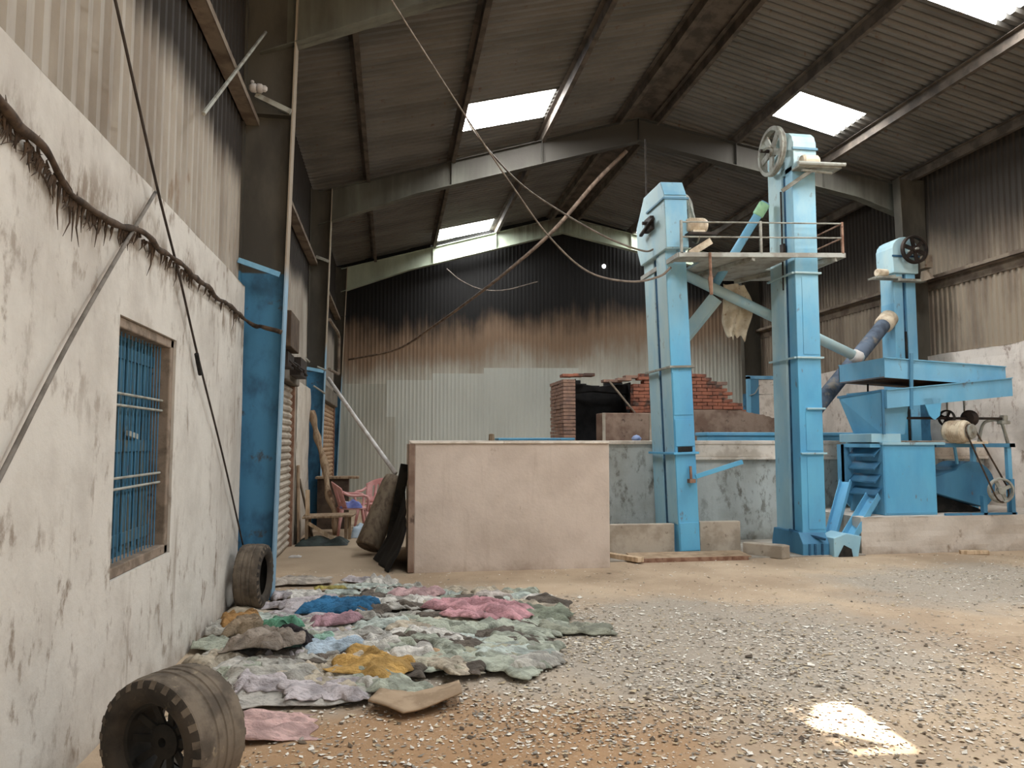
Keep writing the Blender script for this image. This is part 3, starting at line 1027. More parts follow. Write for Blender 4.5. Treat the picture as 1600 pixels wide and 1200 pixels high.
# --- the elevator at the right wall: legs side by side, wheel on its front
e3 = thing('bucket_elevator', 'farthest blue bucket elevator against the right wall, dark wheel on its head', 'grain elevator', (9.0, 12.5, 0), 'bucket elevators')
B0, B1 = 8.90, 9.32
for (x0, x1, m) in ((B0, B0 + .17, m_blue), (B0 + .235, B1, m_blue_machine)):
    MB().box((x0, 12.25, 0), (x1, 12.62, 4.72)).build('trunk', m, e3, bevel=.01)
MB().box((B0 - .004, 12.26, .5), (B0, 12.61, 3.9)).build('side_sheet', m_blue_machine, e3)
MB().box((B0 + .17, 12.3, 0), (B0 + .235, 12.58, 4.7)).build('seam_plate', m_groove, e3)
hd = MB()
pf = [(B0 - .03, 4.42), (B0 - .03, 4.86)]
for k in range(9):
    a = math.pi - math.pi * k / 8
    pf.append(((B0 + B1) / 2 + (B1 - B0 + .06) / 2 * math.cos(a), 4.86 + .2 * math.sin(a)))
pf += [(B1 + .03, 4.86), (B1 + .03, 4.42)]
hd.prism(pf, 'y', 12.2, 12.66)
hd.build('head', m_blue_pale, e3, bevel=.01)
MB().box((B0 - .05, 12.18, 4.70), (B1 + .05, 12.2, 4.73)).build('head_band', m_groove, e3)
wh = MB()
pulley(wh, (B0 + .27, 12.05, 4.80), (0, 1, 0), .25, .07, 6, .05)
wh.build('wheel', m_darkmetal, e3)
MB().tube([(B0 + .27, 11.95, 4.80), (B0 + .27, 12.3, 4.80)], .022, 8).build('drive_shaft', m_steel, e3)
mo = MB()
mo.lathe([(1e-3, 0), (.06, 0), (.07, .02), (.07, .2), (1e-3, .22)], (B0 - .32, 12.25, 4.42), (1, .1, 0), 16)
mo.build('motor', m_cream, e3)
sf = MB()
sf.box((B0 - .42, 12.1, 4.30), (B0 + .05, 12.3, 4.33))
sf.bar((B0 - .55, 12.15, 4.27), (B0, 12.2, 4.37), .03, .03)
sf.box((B0 - .02, 12.1, 4.26), (B1 + .1, 12.24, 4.30))
sf.build('bracket_shelf', m_steel, e3)
jb = MB()
jb.box((B1 + .06, 12.06, 4.50), (B1 + .2, 12.2, 4.72))
jb.lathe([(1e-3, 0), (.05, 0), (.12, .17), (1e-3, .18)], (B1 + .06, 12.1, 4.45), (.3, 0, -1), 12)
jb.build('grease_cup', m_girt, e3)
MB().box((B0 + .17, 12.225, .6), (B0 + .2, 12.25, 3.4)).build('cable_conduit', m_black, e3)

e3.location = (8.69, 12.0, 0)

# --- service platform between the two front elevators
pt = thing('service_platform', 'steel service platform with rusty railing hung between the two front elevators', 'platform', (4.9, 9.9, 3.98))


def dz(x):
    return 3.97 + .035 * (x - 3.7)


DY0, DY1 = 9.30, 10.80
dk = MB()


def deckpiece(x0, x1, y0, y1):
    t = .035
    dk.add([(x0, y0, dz(x0)), (x1, y0, dz(x1)), (x1, y1, dz(x1)), (x0, y1, dz(x0)),
            (x0, y0, dz(x0) - t), (x1, y0, dz(x1) - t), (x1, y1, dz(x1) - t), (x0, y1, dz(x0) - t)],
           [(0, 1, 2, 3), (7, 6, 5, 4), (4, 5, 1, 0), (5, 6, 2, 1), (6, 7, 3, 2), (7, 4, 0, 3)])


deckpiece(3.70, 6.08, DY0, 9.335)
deckpiece(3.70, 5.34, 9.335, 9.66)
deckpiece(3.70, 3.775, 9.66, DY1)
deckpiece(4.15, 5.34, 9.66, DY1)
deckpiece(5.80, 6.08, 9.335, DY1)
deckpiece(5.34, 5.80, 10.14, DY1)
deckpiece(3.775, 4.15, 10.72, DY1)
dk.build('deck', m_frame_pale, pt)
ang = MB()
for (p, q) in (((3.70, DY0, 0), (6.08, DY0, 0)), ((3.70, DY1, 0), (6.08, DY1, 0)), ((3.70, DY0, 0), (3.70, DY1, 0)), ((6.08, DY0, 0), (6.08, DY1, 0))):
    ang.bar((p[0], p[1], dz(p[0]) - .02), (q[0], q[1], dz(q[0]) - .02), .03, .06)
ang.build('edge_angle', m_frame_pale, pt)
for (x0, x1) in ((4.25, 4.75), (5.2, 5.95)):
    MB().bar((x0, DY1, dz(x0) - .07), (x1, DY0, dz(x1) - .07), .05, .06).build('under_brace', m_steel, pt)
for x in (3.74, 4.86, 6.05):
    MB().bar((x, DY0, dz(x)), (x, DY0, dz(x) + .44), .03, .03, up=(0, 1, 0)).build('post', m_rust if x > 5.5 else m_steel, pt)
MB().bar((6.05, DY1 - .05, dz(6.05)), (6.05, DY1 - .05, dz(6.05) + .42), .03, .03, up=(0, 1, 0)).build('post', m_rust, pt)
for h in (.22, .42):
    rl = MB()
    rl.tube([(3.74, DY0, dz(3.74) + h), (6.05, DY0, dz(6.05) + h)], .011, 6)
    rl.build('rail', m_steel, pt)
    MB().tube([(6.05, DY0, dz(6.05) + h), (6.05, DY1 - .05, dz(6.05) + h)], .011, 6).build('rail', m_rust, pt)
st = MB()
q = Vector((4.12, 9.27, dz(4.12)))
st.tube([q, q + Vector((.0, -.01, -.3)), q + Vector((0, 0, -.34)), q + Vector((.01, 0, -.56))], [.02, .02, .032, .022], 6)
tag(st.build('hanging_strap', m_rust), 'short rusty strap hanging from the platform edge near the shorter elevator', 'strap')


# --- grain pipes
def pipe(name, label, a, b, r, mat, fit=None, square=False, n=16):
    a, b = Vector(a), Vector(b)
    o = MB()
    if square:
        o.bar(a, b, r * 2, r * 2)
    else:
        o.tube([a, b], r, n)
    p = o.build(name, mat, smooth=not square)
    tag(p, label, 'pipe', 'grain pipes')
    d = (b - a).normalized()
    for (t, l, mt) in fit or ():
        c = a.lerp(b, t)
        f = MB()
        f.tube([c - d * l / 2, c - d * l * .42, c + d * l * .42, c + d * l / 2], [r * 1.05, r * 1.3, r * 1.3, r * 1.05], n)
        s = f.build('joint_wrap', mt, p, smooth=True)
    return p


pa = pipe('grain_pipe', 'pale blue pipe climbing to the tall elevator with a green wrapped joint', (5.26, 9.9, 4.92), (4.62, 10.35, 3.72), .062, m_blue_machine, [(.08, .2, m_green_plastic)])
pa2 = MB()
pa2.bar((4.66, 10.3, 3.60), (4.05, 10.75, 2.72), .17, .17)
pa2.build('lower_chute', m_blue_pale, pa)
pipe('grain_pipe', 'grey and blue pipe passing behind the tall elevator down to the upper tray', (4.14, 10.2, 3.90), (6.98, 10.35, 2.74), .075, m_blue_pale, [(.97, .14, m_white_plastic)])
pipe('grain_pipe', 'dark thick pipe slanting down from the elevator at the right wall', (8.56, 11.85, 3.66), (6.35, 10.62, 1.98), .12, m_slate, [(.05, .3, m_cream)])

# --- torn sack hanging below the platform
rg = MB()


def ragfn(s, t):
    z = 3.84 - .80 * t
    w = .17 + .05 * math.sin(3.1 * t) - .09 * max(0, t - .6)
    x = 5.02 + (s - .5) * 2 * w + .04 * math.sin(t * 5) + .05 * t
    y = 10.46 + .05 * math.sin(s * 9 + t * 3) + .03 * noise.noise(Vector((s * 4, t * 5, 2)))
    if t > .75:
        z += .16 * noise.noise(Vector((s * 5, 3, 1)))
    return Vector((x, y, z))


rg.grid(ragfn, 18, 26)
m_rag_cream = simple('cream_sacking', srgb(214, 202, 180), srgb(186, 168, 142), 5, c3=srgb(150, 120, 90))
tag(rg.build('torn_sack', m_rag_cream, smooth=True, solid=.006), 'torn cream sack hanging under the platform over the pipe', 'sack')

# ------------------------------------------------------------------ grain cleaner on the plinth
gc = thing('grain_cleaner', 'blue grain cleaning machine with two slanting trays on the white plinth', 'machine', (7.4, 9.9, .49))
CX, CY = 6.68, 9.50
BZ = .49
cb = MB()
cb.box((CX, CY, BZ), (7.48, 10.3, 1.46))
cb.build('cabinet', m_blue_machine, gc, bevel=.008)
fp = MB()
fp.box((CX + .012, CY - .008, BZ + .03), (7.46, CY, 1.43))
fp.build('front_panel', m_blue, gc)
tp = MB()
tp.box((CX - .02, CY - .03, 1.455), (7.62, 10.33, 1.49))
tp.build('top_plate', m_blue_pale, gc, bevel=.004)
# louvred air chamber on its left flank, open to the side
lf = MB()
lf.prism([(6.50, .66), (6.60, .56), (6.69, .86), (6.60, 1.46), (6.50, 1.46)], 'y', 10.16, 10.20)
lf.box((6.52, CY + .04, 1.42), (CX, 10.2, 1.47))
lf.box((6.50, 10.16, .62), (6.52, 10.3, 1.46))
lf.build('air_chamber', m_blue_machine, gc)
for k in range(4):
    z = 1.40 - k * .18
    l_ = MB()
    l_.slab([(6.585, CY + .05, z - .10), (CX, CY + .05, z), (CX, 10.15, z), (6.585, 10.15, z - .10)], .01)
    l_.bar((6.58, CY + .05, z - .10), (6.58, 10.15, z - .10), .02, .02)
    l_.build('louver', m_blue_dark, gc)
# hopper
hp = MB()
hp.add([(6.56, 10.30, 2.15), (6.70, CY, 2.20), (7.15, CY + .02, 2.24), (7.1, 10.30, 2.2),
        (6.74, 10.22, 1.60), (6.72, CY + .05, 1.60), (7.05, CY + .05, 1.60), (7.0, 10.22, 1.60)],
       [(0, 1, 5, 4), (1, 2, 6, 5), (2, 3, 7, 6), (3, 0, 4, 7)])
hp.build('hopper', m_blue_machine, gc, solid=.012)
hr = MB()
hr.bar((6.555, 10.32, 2.155), (6.70, CY - .005, 2.205), .03, .03)
hr.bar((6.70, CY - .012, 1.60), (6.70, CY - .012, 2.22), .035, .02, up=(0, 1, 0))
hr.build('hopper_rim', m_blue_dark, gc)
hc = MB()
hc.box((6.53, CY + .02, 1.49), (6.98, 10.28, 1.61))
hc.build('hopper_collar', m_blue_pale, gc, bevel=.006)


def tray(name, p0, p1, y0, y1, hgt, mat, matin):
    """open-topped sloping tray: floor, two sides and ends."""
    (xa, za), (xb, zb) = p0, p1
    o = MB()
    o.slab([(xa, y0, za - hgt), (xa, y1, za - hgt), (xb, y1, zb - hgt), (xb, y0, zb - hgt)], .012)
    fl_ = o.build(name, matin, gc)
    s = MB()
    for y in (y0, y1):
        s.slab([(xa, y, za - hgt - .015), (xb, y, zb - hgt - .015), (xb, y, zb), (xa, y, za)], .015)
    s.slab([(xa, y0, za - hgt - .015), (xa, y1, za - hgt - .015), (xa, y1, za), (xa, y0, za)], .015)
    s.slab([(xb, y0, zb - hgt - .015), (xb, y1, zb - hgt - .015), (xb, y1, zb), (xb, y0, zb)], .015)
    for y in (y0, y1):
        s.bar((xa, y - .01, za), (xb, y - .01, zb), .05, .012)
    s.build('tray_wall', mat, fl_)
    return fl_


m_traywood = simple('brown_tray_bottom', srgb(150, 112, 84), srgb(104, 78, 60), 3, c3=srgb(60, 46, 38), s3=3)
tray('upper_tray', (6.73, 2.66), (8.62, 2.56), 9.48, 10.55, .26, m_blue_machine, m_traywood)
tray('lower_tray', (6.72, 2.21), (8.68, 2.40), 9.44, 10.35, .24, m_blue_machine, m_traywood)
bk_ = MB()
bk_.prism([(7.26, 2.1), (7.56, 2.1), (7.52, 1.86), (7.44, 1.80), (7.36, 1.86)], 'y', 9.425, 9.44)
bk_.build('hanger_plate', m_blue, gc)
for (u, v0, v1, y, r) in ((1356, 600, 640, 10.2, .012), (1424, 552, 640, 9.42, .022)):
    a, b = atY(u, v0, y), atY(u, v1, y)
    MB().bar(a, b, r * 2, r, up=(0, 1, 0)).build('hanger', m_darkmetal if r < .02 else m_blue_dark, gc)
for (x, z0, z1) in ((8.02, 1.62, 2.20), (8.3, 1.90, 2.26)):
    MB().tube([(x, 9.9, z0), (x, 9.9, z1)], .012, 6).build('hanger', m_steel, gc)
cs = MB()
cs.tube([(6.98, 9.62, 1.83), (8.72, 9.62, 1.83)], .018, 8)
cs.build('crank_shaft', m_darkmetal, gc)
ec = MB()
pulley(ec, (7.78, 9.62, 1.83), (1, .45, 0), .12, .05, 4, .035)
ec.build('flywheel', m_black, gc)
ec = MB()
ec.lathe([(1e-3, -.05), (.085, -.05), (.12, -.01), (.12, .02), (.07, .06), (1e-3, .06)], (8.14, 9.62, 1.83), (1, .5, 0), 20)
ec.build('eccentric', m_darkmetal, gc)
bx = MB()
bx.box((8.62, 9.57, 1.75), (8.76, 9.67, 1.80))
bx.box((8.66, 9.58, 1.79), (8.73, 9.66, 1.88))
bx.build('bearing', m_steel, gc, bevel=.01)
ar = MB()
ar.tube(spline([(8.38, 9.75, 1.47), (8.45, 9.75, 1.72), (8.56, 9.75, 1.80), (8.76, 9.75, 1.78), (8.86, 9.75, 1.47)], 6), .022, 8)
ar.build('bearing_arch', m_steel, gc, smooth=True)
mo = MB()
MC = Vector((7.74, 9.62, 1.64))
mo.lathe([(1e-3, 0), (.10, 0), (.145, .04), (.15, .08), (.15, .30), (.13, .33), (1e-3, .33)], MC, (.35, -.94, 0), 24)
for k in range(7):
    mo.lathe([(.15, .09 + k * .03), (.158, .09 + k * .03), (.158, .102 + k * .03), (.15, .102 + k * .03)], MC, (.35, -.94, 0), 24)
mo.box((7.82, 9.25, 1.47), (8.1, 9.6, 1.5))
mo.build('motor', m_cream, gc)
MP = MC + Vector((.35, -.94, 0)).normalized() * .36
mp = MB()
mp.lathe([(1e-3, -.03), (.10, -.03), (.105, -.02), (.09, 0), (.105, .02), (.10, .03), (.03, .035), (.03, .05), (1e-3, .05)], MP, (.35, -.94, 0), 24)
mp.build('motor_pulley', m_steel, gc)
LP = Vector((8.27, 9.26, .83))
lp = MB()
pulley(lp, LP, (-.2, -.98, 0), .175, .06, 4, .05)
lp.build('lower_pulley', m_steel, gc)
bl_ = MB()
d = (LP - MP).normalized()
sd = Vector((.35, -.94, 0)).normalized()
nrm = d.cross(sd).normalized()
if nrm.x < 0:
    nrm = -nrm
loop = [MP + nrm * .1, LP + nrm * .16]
for k in range(1, 8):
    a = math.pi * k / 8
    loop.append(LP + nrm * .16 * math.cos(a) + d * .16 * math.sin(a))
loop += [LP - nrm * .16, MP - nrm * .1]
for k in range(1, 6):
    a = math.pi * k / 6
    loop.append(MP - nrm * .1 * math.cos(a) - d * .1 * math.sin(a))
bl_.tube(loop, .012, 6, closed=True)
bl_.build('drive_belt', m_cable, gc)
# fan housing: scroll shape
fn_ = MB()
pf = []
for k in range(17):
    a = math.radians(-60 + 200 * k / 16)
    pf.append((8.19 + .35 * math.cos(a), .87 + .35 * math.sin(a)))
pf += [(7.50, .98), (7.50, .80)]
fn_.prism(pf, 'y', 9.66, 10.15)
fn_.build('fan_housing', m_blue_dark, gc, bevel=.008)
sk = MB()
sk.prism([(7.50, .80), (8.35, .55), (8.45, .50), (7.50, .50)], 'y', 9.80, 10.15)
sk.build('fan_foot', m_black, gc)
fb = MB()
for x in (8.08, 8.52):
    fb.box((x, 9.36, BZ), (x + .06, 9.42, .98 if x > 8.4 else .75))
fb.box((7.5, 9.36, BZ), (8.60, 9.40, BZ + .03))
fb.build('pulley_stand', m_blue_dark, gc)
fr = MB()
fr.box((8.64, 9.52, BZ), (8.70, 9.58, 1.45))
fr.build('frame_post', m_blue_machine, gc)
MB().box((8.66, 10.2, BZ), (8.72, 10.26, 1.45)).build('frame_post', m_blue_machine, gc)
ft = MB()
ft.box((7.5, 9.50, 1.42), (8.75, 9.56, 1.475))
ft.box((7.5, 10.2, 1.42), (8.75, 10.26, 1.475))
ft.box((8.66, 9.5, 1.42), (8.75, 10.26, 1.475))
ft.build('frame_rail', m_blue_dark, gc)
MB().bar((7.95, 9.7, 1.42), (7.98, 9.7, 1.18), .03, .03).build('strut', m_blue_machine, gc)
# discharge chute with two channels running down to the tall elevator's foot
ch = MB()


def channel(a, b, w, h):
    a, b = Vector(a), Vector(b)
    d = (b - a).normalized()
    s = d.cross(Vector((0, 0, 1))).normalized() * w / 2
    up = s.cross(d).normalized() * h
    if up.z < 0:
        up = -up
    ch.slab([a - s, a + s, b + s, b - s], .01)
    ch.slab([a - s, b - s, b - s + up, a - s + up], .01)
    ch.slab([a + s, b + s, b + s + up, a + s + up], .01)


channel((6.62, 9.62, .72), (5.95, 9.30, .10), .17, .10)
channel((6.42, 9.95, .92), (5.96, 9.62, .20), .14, .08)
ch.build('discharge_chute', m_blue_machine, gc)
cx = MB()
cx.prism([(5.72, -.04), (6.06, -.04), (6.12, .26), (5.90, .30), (5.72, .24)], 'y', 9.20, 9.56)
cx.build('chute_mouth', m_blue_pale, gc, bevel=.01)
MB().prism([(5.76, -.02), (5.98, -.02), (5.96, .10), (5.86, .15)], 'y', 9.185, 9.20).build('mouth_opening', m_black, gc)
# ------------------------------------------------------------------ ruined brick furnace beyond the enclosure
fu = thing('brick_furnace', 'ruined red brick furnace with soot black mouth against the back wall', 'furnace', (5.3, 15.2, 0))


def courses(mb, x0, x1, y0, y1, z0, topf, axis='x', L=.23, H=.075, jit=.008, mi=0):
    """stretcher courses of real bricks whose height follows topf."""
    z = z0
    row = 0
    a0, a1 = (x0, x1) if axis == 'x' else (y0, y1)
    while z < 3.2:
        a = a0 - (L / 2 if row % 2 else 0)
        while a < a1:
            b0, b1 = max(a, a0), min(a + L - .012, a1)
            if b1 - b0 > .05 and z + H <= topf((b0 + b1) / 2) + .001:
                j = random.uniform(-jit, jit)
                if axis == 'x':
                    mb.box((b0, y0 + j, z + .006), (b1, y1, z + H - .006), mi)
                else:
                    mb.box((x0 + j, b0, z + .006), (x1, b1, z + H - .006), mi)
            a += L
        z += H
        row += 1


def step(pts):
    def f(x):
        for (a, h) in reversed(pts):
            if x >= a:
                return h
        return pts[0][1]
    return f


# left jamb seen end-on
j = MB()
courses(j, 3.45, 3.70, 15.0, 16.3, 1.2, lambda y: 2.82, 'y')
j.box((3.47, 15.02, 0), (3.69, 16.3, 1.2))
j.build('left_wall', m_brick_grey, fu)
cap_ = MB()
for k in range(3):
    cap_.box((3.43 + .25 * k * .9, 14.97, 2.82 + .01 * k), (3.66 + .25 * k * .9, 15.25, 2.88 + .01 * k))
cap_.build('capping', m_brick, fu, bevel=.01)
bw = MB()
bw.box((3.6, 15.85, 0), (5.0, 16.1, 2.66))
for (x0, x1, z) in ((3.66, 4.05, 2.83), (4.05, 4.18, 2.76), (4.3, 4.48, 2.72), (4.6, 5.0, 2.80)):
    bw.box((x0, 15.85 + .02 * x0, 2.60), (x1, 16.1, z))
bw.build('back_wall', m_sootbrick, fu, bevel=.012)
inn = MB()
inn.box((3.70, 15.02, 1.2), (3.72, 15.9, 2.78))
inn.box((4.93, 15.22, 1.2), (4.95, 15.9, 2.74))
inn.box((3.70, 15.05, 1.1), (4.95, 15.9, 1.2))
inn.build('sooty_lining', m_sootbrick, fu)
lint = MB()
lint.prism([(3.72, 2.5), (4.2, 2.55), (4.94, 2.5), (4.94, 2.72), (4.6, 2.70), (4.3, 2.66), (3.72, 2.74)], 'y', 15.4, 15.6)
lint.build('soot_arch', m_sootbrick, fu, bevel=.02)
top = MB()
for k, (x, z, w) in enumerate(((4.30, 2.72, .3), (4.62, 2.76, .3), (4.80, 2.82, .28), (4.55, 2.735, .2))):
    top.box((x, 15.0 + .05 * k, z), (x + w, 15.22 + .05 * k, z + .06))
top.build('ledge', m_brick_grey, fu, bevel=.01)
bd = MB()
topf = step([(4.80, 1.7), (4.94, 2.74), (5.08, 2.90), (5.35, 2.98), (6.35, 2.95), (6.55, 2.80), (6.80, 2.72), (7.0, 2.62), (7.1, 2.45), (7.2, 2.32), (7.3, 2.2)])
courses(bd, 4.94, 7.4, 15.0, 15.24, 1.2, topf, 'x', jit=.014)
bd.build('brick_face', m_brick, fu)
co = MB()
co.box((4.96, 15.05, 0), (7.35, 16.0, 2.2))
co.box((5.1, 15.06, 2.2), (6.9, 15.9, 2.68))
co.build('core', m_mortar, fu)
lp_ = MB()
for k in range(8):
    x = 4.82 + .02 * k
    lp_.box((x - .10 * (k % 3 == 0), 14.98, 1.72 + .075 * k), (x + .2, 15.2, 1.78 + .075 * k))
lp_.build('toothed_edge', m_brick, fu)
rod = MB()
rod.tube([(4.42, 15.0, 2.74), (4.86, 14.68, 2.075)], .022, 6)
tag(rod.build('iron_rod', m_girt), 'thin iron rod leaning in front of the black furnace mouth', 'rod')
for k, (x, z, rz, rx) in enumerate(((5.22, 2.845, .2, .0), (5.52, 2.92, -.2, .0), (6.12, 2.92, .1, .0), (6.9, 2.695, -.15, 0), (7.23, 2.245, .1, 0))):
    o = MB().box((-.13, -.06, 0), (.13, .06, .07)).build('loose_brick', m_brick_grey if k % 2 else m_brick, local=True, bevel=.006)
    o.location = (x, 15.12, z)
    o.rotation_euler = (0, rx * .4, rz)
    tag(o, ['loose brick on the furnace top just left of the shorter elevator', 'loose brick at the furnace top hidden partly by the shorter elevator',
            'loose brick on the furnace top right beside the shorter elevator', 'loose brick on the upper step of the furnace slope',
            'loose brick lowest on the furnace slope at its right end'][k], 'brick', 'loose bricks on the furnace')

pb_ = MB()
pb_.box((4.06, 14.25, 0), (5.10, 14.75, 2.06))
o = pb_.build('plastered_block', m_mudplaster, bevel=.02)
tag(o, 'brown plastered masonry block in front of the furnace mouth', 'masonry block')
MB().box((5.0, 14.235, 1.2), (5.12, 14.255, 2.05)).build('pale_edge', m_cement, o)
MB().box((4.05, 14.235, 1.2), (4.11, 14.255, 2.06)).build('pale_edge', m_cement, o)
lg = MB()
lg.grid(lambda s, t: Vector((5.25 + 3.1 * s, 14.4 + .02 * noise.noise(Vector((s * 9, t * 4, 2))),
                             (2.14 if s < .55 else 2.14 - .28 * (s - .55) / .45 + .03 * noise.noise(Vector((s * 30, 0, 0)))) * t)), 50, 14)
lg.grid(lambda s, t: Vector((5.25 + 3.1 * s, 14.4 + .5 * t, (2.14 if s < .55 else 2.14 - .28 * (s - .55) / .45 + .03 * noise.noise(Vector((s * 30, 0, 0)))))), 50, 2)
tag(lg.build('plastered_ledge', m_mudplaster, fix=False), 'long cracked brown plastered ledge between the two front elevators', 'masonry ledge')

# blue and white frame by the far right wall
bf = thing('blue_framed_screen', 'blue steel frame with white panels by the far right wall', 'screen', (8.9, 17.0, 0))
for x in (8.42, 9.30):
    MB().box((x, 16.95, 0), (x + .08, 17.03, 3.06)).build('post', m_blue_machine, bf)
MB().box((8.42, 16.95, 3.0), (9.38, 17.03, 3.08)).build('top_rail', m_lightblue, bf)
MB().box((8.72, 16.96, 1.2), (9.32, 17.0, 2.62)).build('panel', m_coping, bf)
MB().box((8.72, 16.96, 2.64), (9.32, 17.0, 2.98)).build('panel', m_coping, bf)
MB().box((8.5, 16.97, 1.2), (8.72, 16.99, 3.0)).build('side_sheet', m_blue_dark, bf)
MB().tube(spline([(8.46, 16.93, 2.6), (8.6, 16.93, 2.66), (8.72, 16.93, 2.85)], 5), .012, 6).build('cable', m_steel, bf)

# blue troughs showing just above the rear enclosure wall
tg = MB()
tg.box((5.35, 12.3, 0), (8.6, 12.75, 1.60))
tg.box((5.33, 12.27, 1.60), (8.62, 12.78, 1.66))
tag(tg.build('blue_trough', m_blue_machine, bevel=.01), 'long blue metal trough behind the rear wall right of the shorter elevator', 'trough')
tg = MB()
tg.box((1.75, 12.3, 0), (3.0, 12.7, 1.52))
tg.box((1.73, 12.28, 1.52), (3.02, 12.72, 1.56))
o = tg.build('blue_bin', m_blue_machine, bevel=.01)
tag(o, 'blue metal bin edge behind the white panel', 'bin')
pg = MB()
pg.lathe([(1e-3, 0), (.05, 0), (.045, .12), (1e-3, .13)], (1.62, 12.3, 1.5), (0, 0, 1), 10)
pg.lathe([(1e-3, -1.5), (.05, -1.5), (.05, 0), (1e-3, 0)], (1.62, 12.3, 1.5), (0, 0, 1), 10)
tag(pg.build('wooden_post', m_wood, smooth=False), 'small wooden post top left of the blue bin', 'post')
m_blueplastic = simple('violet_blue_plastic', srgb(150, 165, 200), srgb(120, 135, 175), 8)
cl_ = MB()
cl_.lathe([(1e-3, 0), (.07, .01), (.10, .06), (.06, .11), (1e-3, .13)], (4.62, 13.9, 1.50), (0, 0, 1), 12)
cl_.lathe([(1e-3, -1.5), (.1, -1.5), (.1, -.02), (1e-3, 0)], (4.62, 13.9, 1.50), (0, 0, 1), 12)
tag(cl_.build('plastic_bottle', m_blueplastic, smooth=True), 'pale violet plastic container in front of the brown plastered block', 'container')
# ------------------------------------------------------------------ left side: chairs, bench, pole and odds
def chair(name, label, loc, rz, group=None):
    o = thing(name, label, 'chair', loc, group)
    o.rotation_euler = (0, 0, rz)

    def seatfn(s, t):
        x, y = (s - .5) * .46, (t - .5) * .44
        return Vector((x, y, .42 - .025 * math.cos((s - .5) * 3) * math.cos((t - .5) * 3) + .03 * max(0, .12 - t)))
    MB().grid(seatfn, 12, 12).build('seat', m_pink, o, smooth=True, local=True, solid=.012)

    def backfn(s, t):
        a = (s - .5) * 2
        z = .43 + t * (.42 - .10 * a * a)
        return Vector((a * (.23 + .05 * t), .21 + .13 * t - .10 * a * a * (1 + .3 * t), z))
    bk_ = MB()
    nu, nv = 22, 12
    vs = [backfn(i / nu, j / nv) for i in range(nu + 1) for j in range(nv + 1)]
    fs = []
    for i in range(nu):
        for j in range(nv):
            if 3 <= j <= 8 and i % 3 == 1 and 3 < i < 19:
                continue
            a = i * (nv + 1) + j
            fs.append((a, a + nv + 1, a + nv + 2, a + 1))
    bk_.add(vs, fs)
    bk_.build('backrest', m_pink, o, smooth=True, local=True, solid=.014)
    for sx in (-1, 1):
        for sy in (-1, 1):
            top = Vector((sx * .21, sy * .19, .41))
            bot = Vector((sx * .26, sy * .25, 0))
            lg_ = MB()
            lg_.tube([top, top.lerp(bot, .5), bot], [.035, .026, .02], 8)
            lg_.build('leg', m_pink, o, smooth=True, local=True)
        ar_ = MB()
        pts = spline([(sx * .25, -.21, .40), (sx * .28, -.22, .58), (sx * .285, -.14, .63), (sx * .285, .05, .635), (sx * .27, .18, .68)], 6)
        ar_.tube(pts, [.022] * len(pts), 8)
        ar_.build('armrest', m_pink, o, smooth=True, local=True)
    return o


chair('plastic_chair', 'pink plastic armchair nearer the bench, cloth on its seat', (-.62, 12.75, 0), math.radians(100), 'pink plastic armchairs')
chair('plastic_chair', 'pink plastic armchair behind, partly hidden by the leaning log', (-.27, 13.55, 0), math.radians(-25), 'pink plastic armchairs')


def fold(name, label, c, size, h, mat, seed, cat='cloth', n=16):
    mb = MB()

    def fn(s, t):
        a, b = (s - .5) * 2, (t - .5) * 2
        e = max(abs(a), abs(b))
        z = h * (1 - e ** 4) * (.7 + .5 * noise.noise(Vector((a * 2, b * 2, seed))))
        return Vector((c[0] + a * size[0] / 2 * (1 + .15 * noise.noise(Vector((b * 2, seed, 0)))), c[1] + b * size[1] / 2, c[2] + max(z, .004)))
    mb.grid(fn, n, n)
    return tag(mb.build(name, mat, smooth=True), label, cat)


m_cloth_blue = simple('blue_violet_cloth', srgb(120, 130, 185), srgb(90, 100, 160), 7, c3=srgb(200, 205, 215), s3=5, t3=.55)
m_cloth_paleblue = simple('pale_blue_cloth', srgb(176, 190, 200), srgb(150, 165, 178), 6)
fold('folded_cloth', 'violet blue cloth lying on the nearer pink chair', (-.63, 12.72, .425), (.34, .32), .14, m_cloth_blue, 3)
fold('cloth_bundle', 'pale grey blue bundle on the ground under the pink chairs', (-.42, 12.35, 0), (.36, .4), .26, m_cloth_paleblue, 5, 'bundle')

# low bench
bn = thing('low_bench', 'low wooden bench in front of the pink chairs', 'bench', (-.95, 11.8, 0))
MB().slab([(-1.28, 11.55, .365), (-.56, 11.72, .37), (-.52, 12.15, .37), (-1.3, 12.1, .365)], .03).build('seat', m_wood, bn, bevel=.006)
for (x, y) in ((-1.22, 11.63), (-.66, 11.76), (-.62, 12.05), (-1.22, 12.02)):
    MB().bar((x, y, 0), (x, y, .365), .045, .045, up=(0, 1, 0)).build('leg', m_wood, bn)
MB().bar((-1.2, 11.62, .30), (-.8, 11.66, .03), .03, .05).build('brace', m_wood_pale, bn)
st_ = MB()
st_.bar((-1.22, 11.72, .40), (-1.23, 11.74, .78), .06, .03, up=(0, 1, 0))
o = st_.build('upright_stick', m_wood_pale)
tag(o, 'short upright wooden stick standing on the bench end', 'stick')
m_tarp = simple('dark_green_tarp', srgb(52, 62, 58), srgb(36, 42, 40), 8, rough=.6)
fold('crumpled_tarp', 'dark green crumpled tarp under the low bench', (-.98, 11.55, 0), (.75, .5), .13, m_tarp, 9, 'tarp')
bxs = thing('wooden_cabinet', 'dark wooden cabinet with a jutting top behind the pink chairs', 'cabinet', (-1.0, 13.6, 0))
MB().box((-1.25, 13.45, 0), (-.72, 13.66, .86)).build('body', simple('dark_brown_board', srgb(92, 78, 66), srgb(70, 58, 50), 4), bxs, bevel=.008)
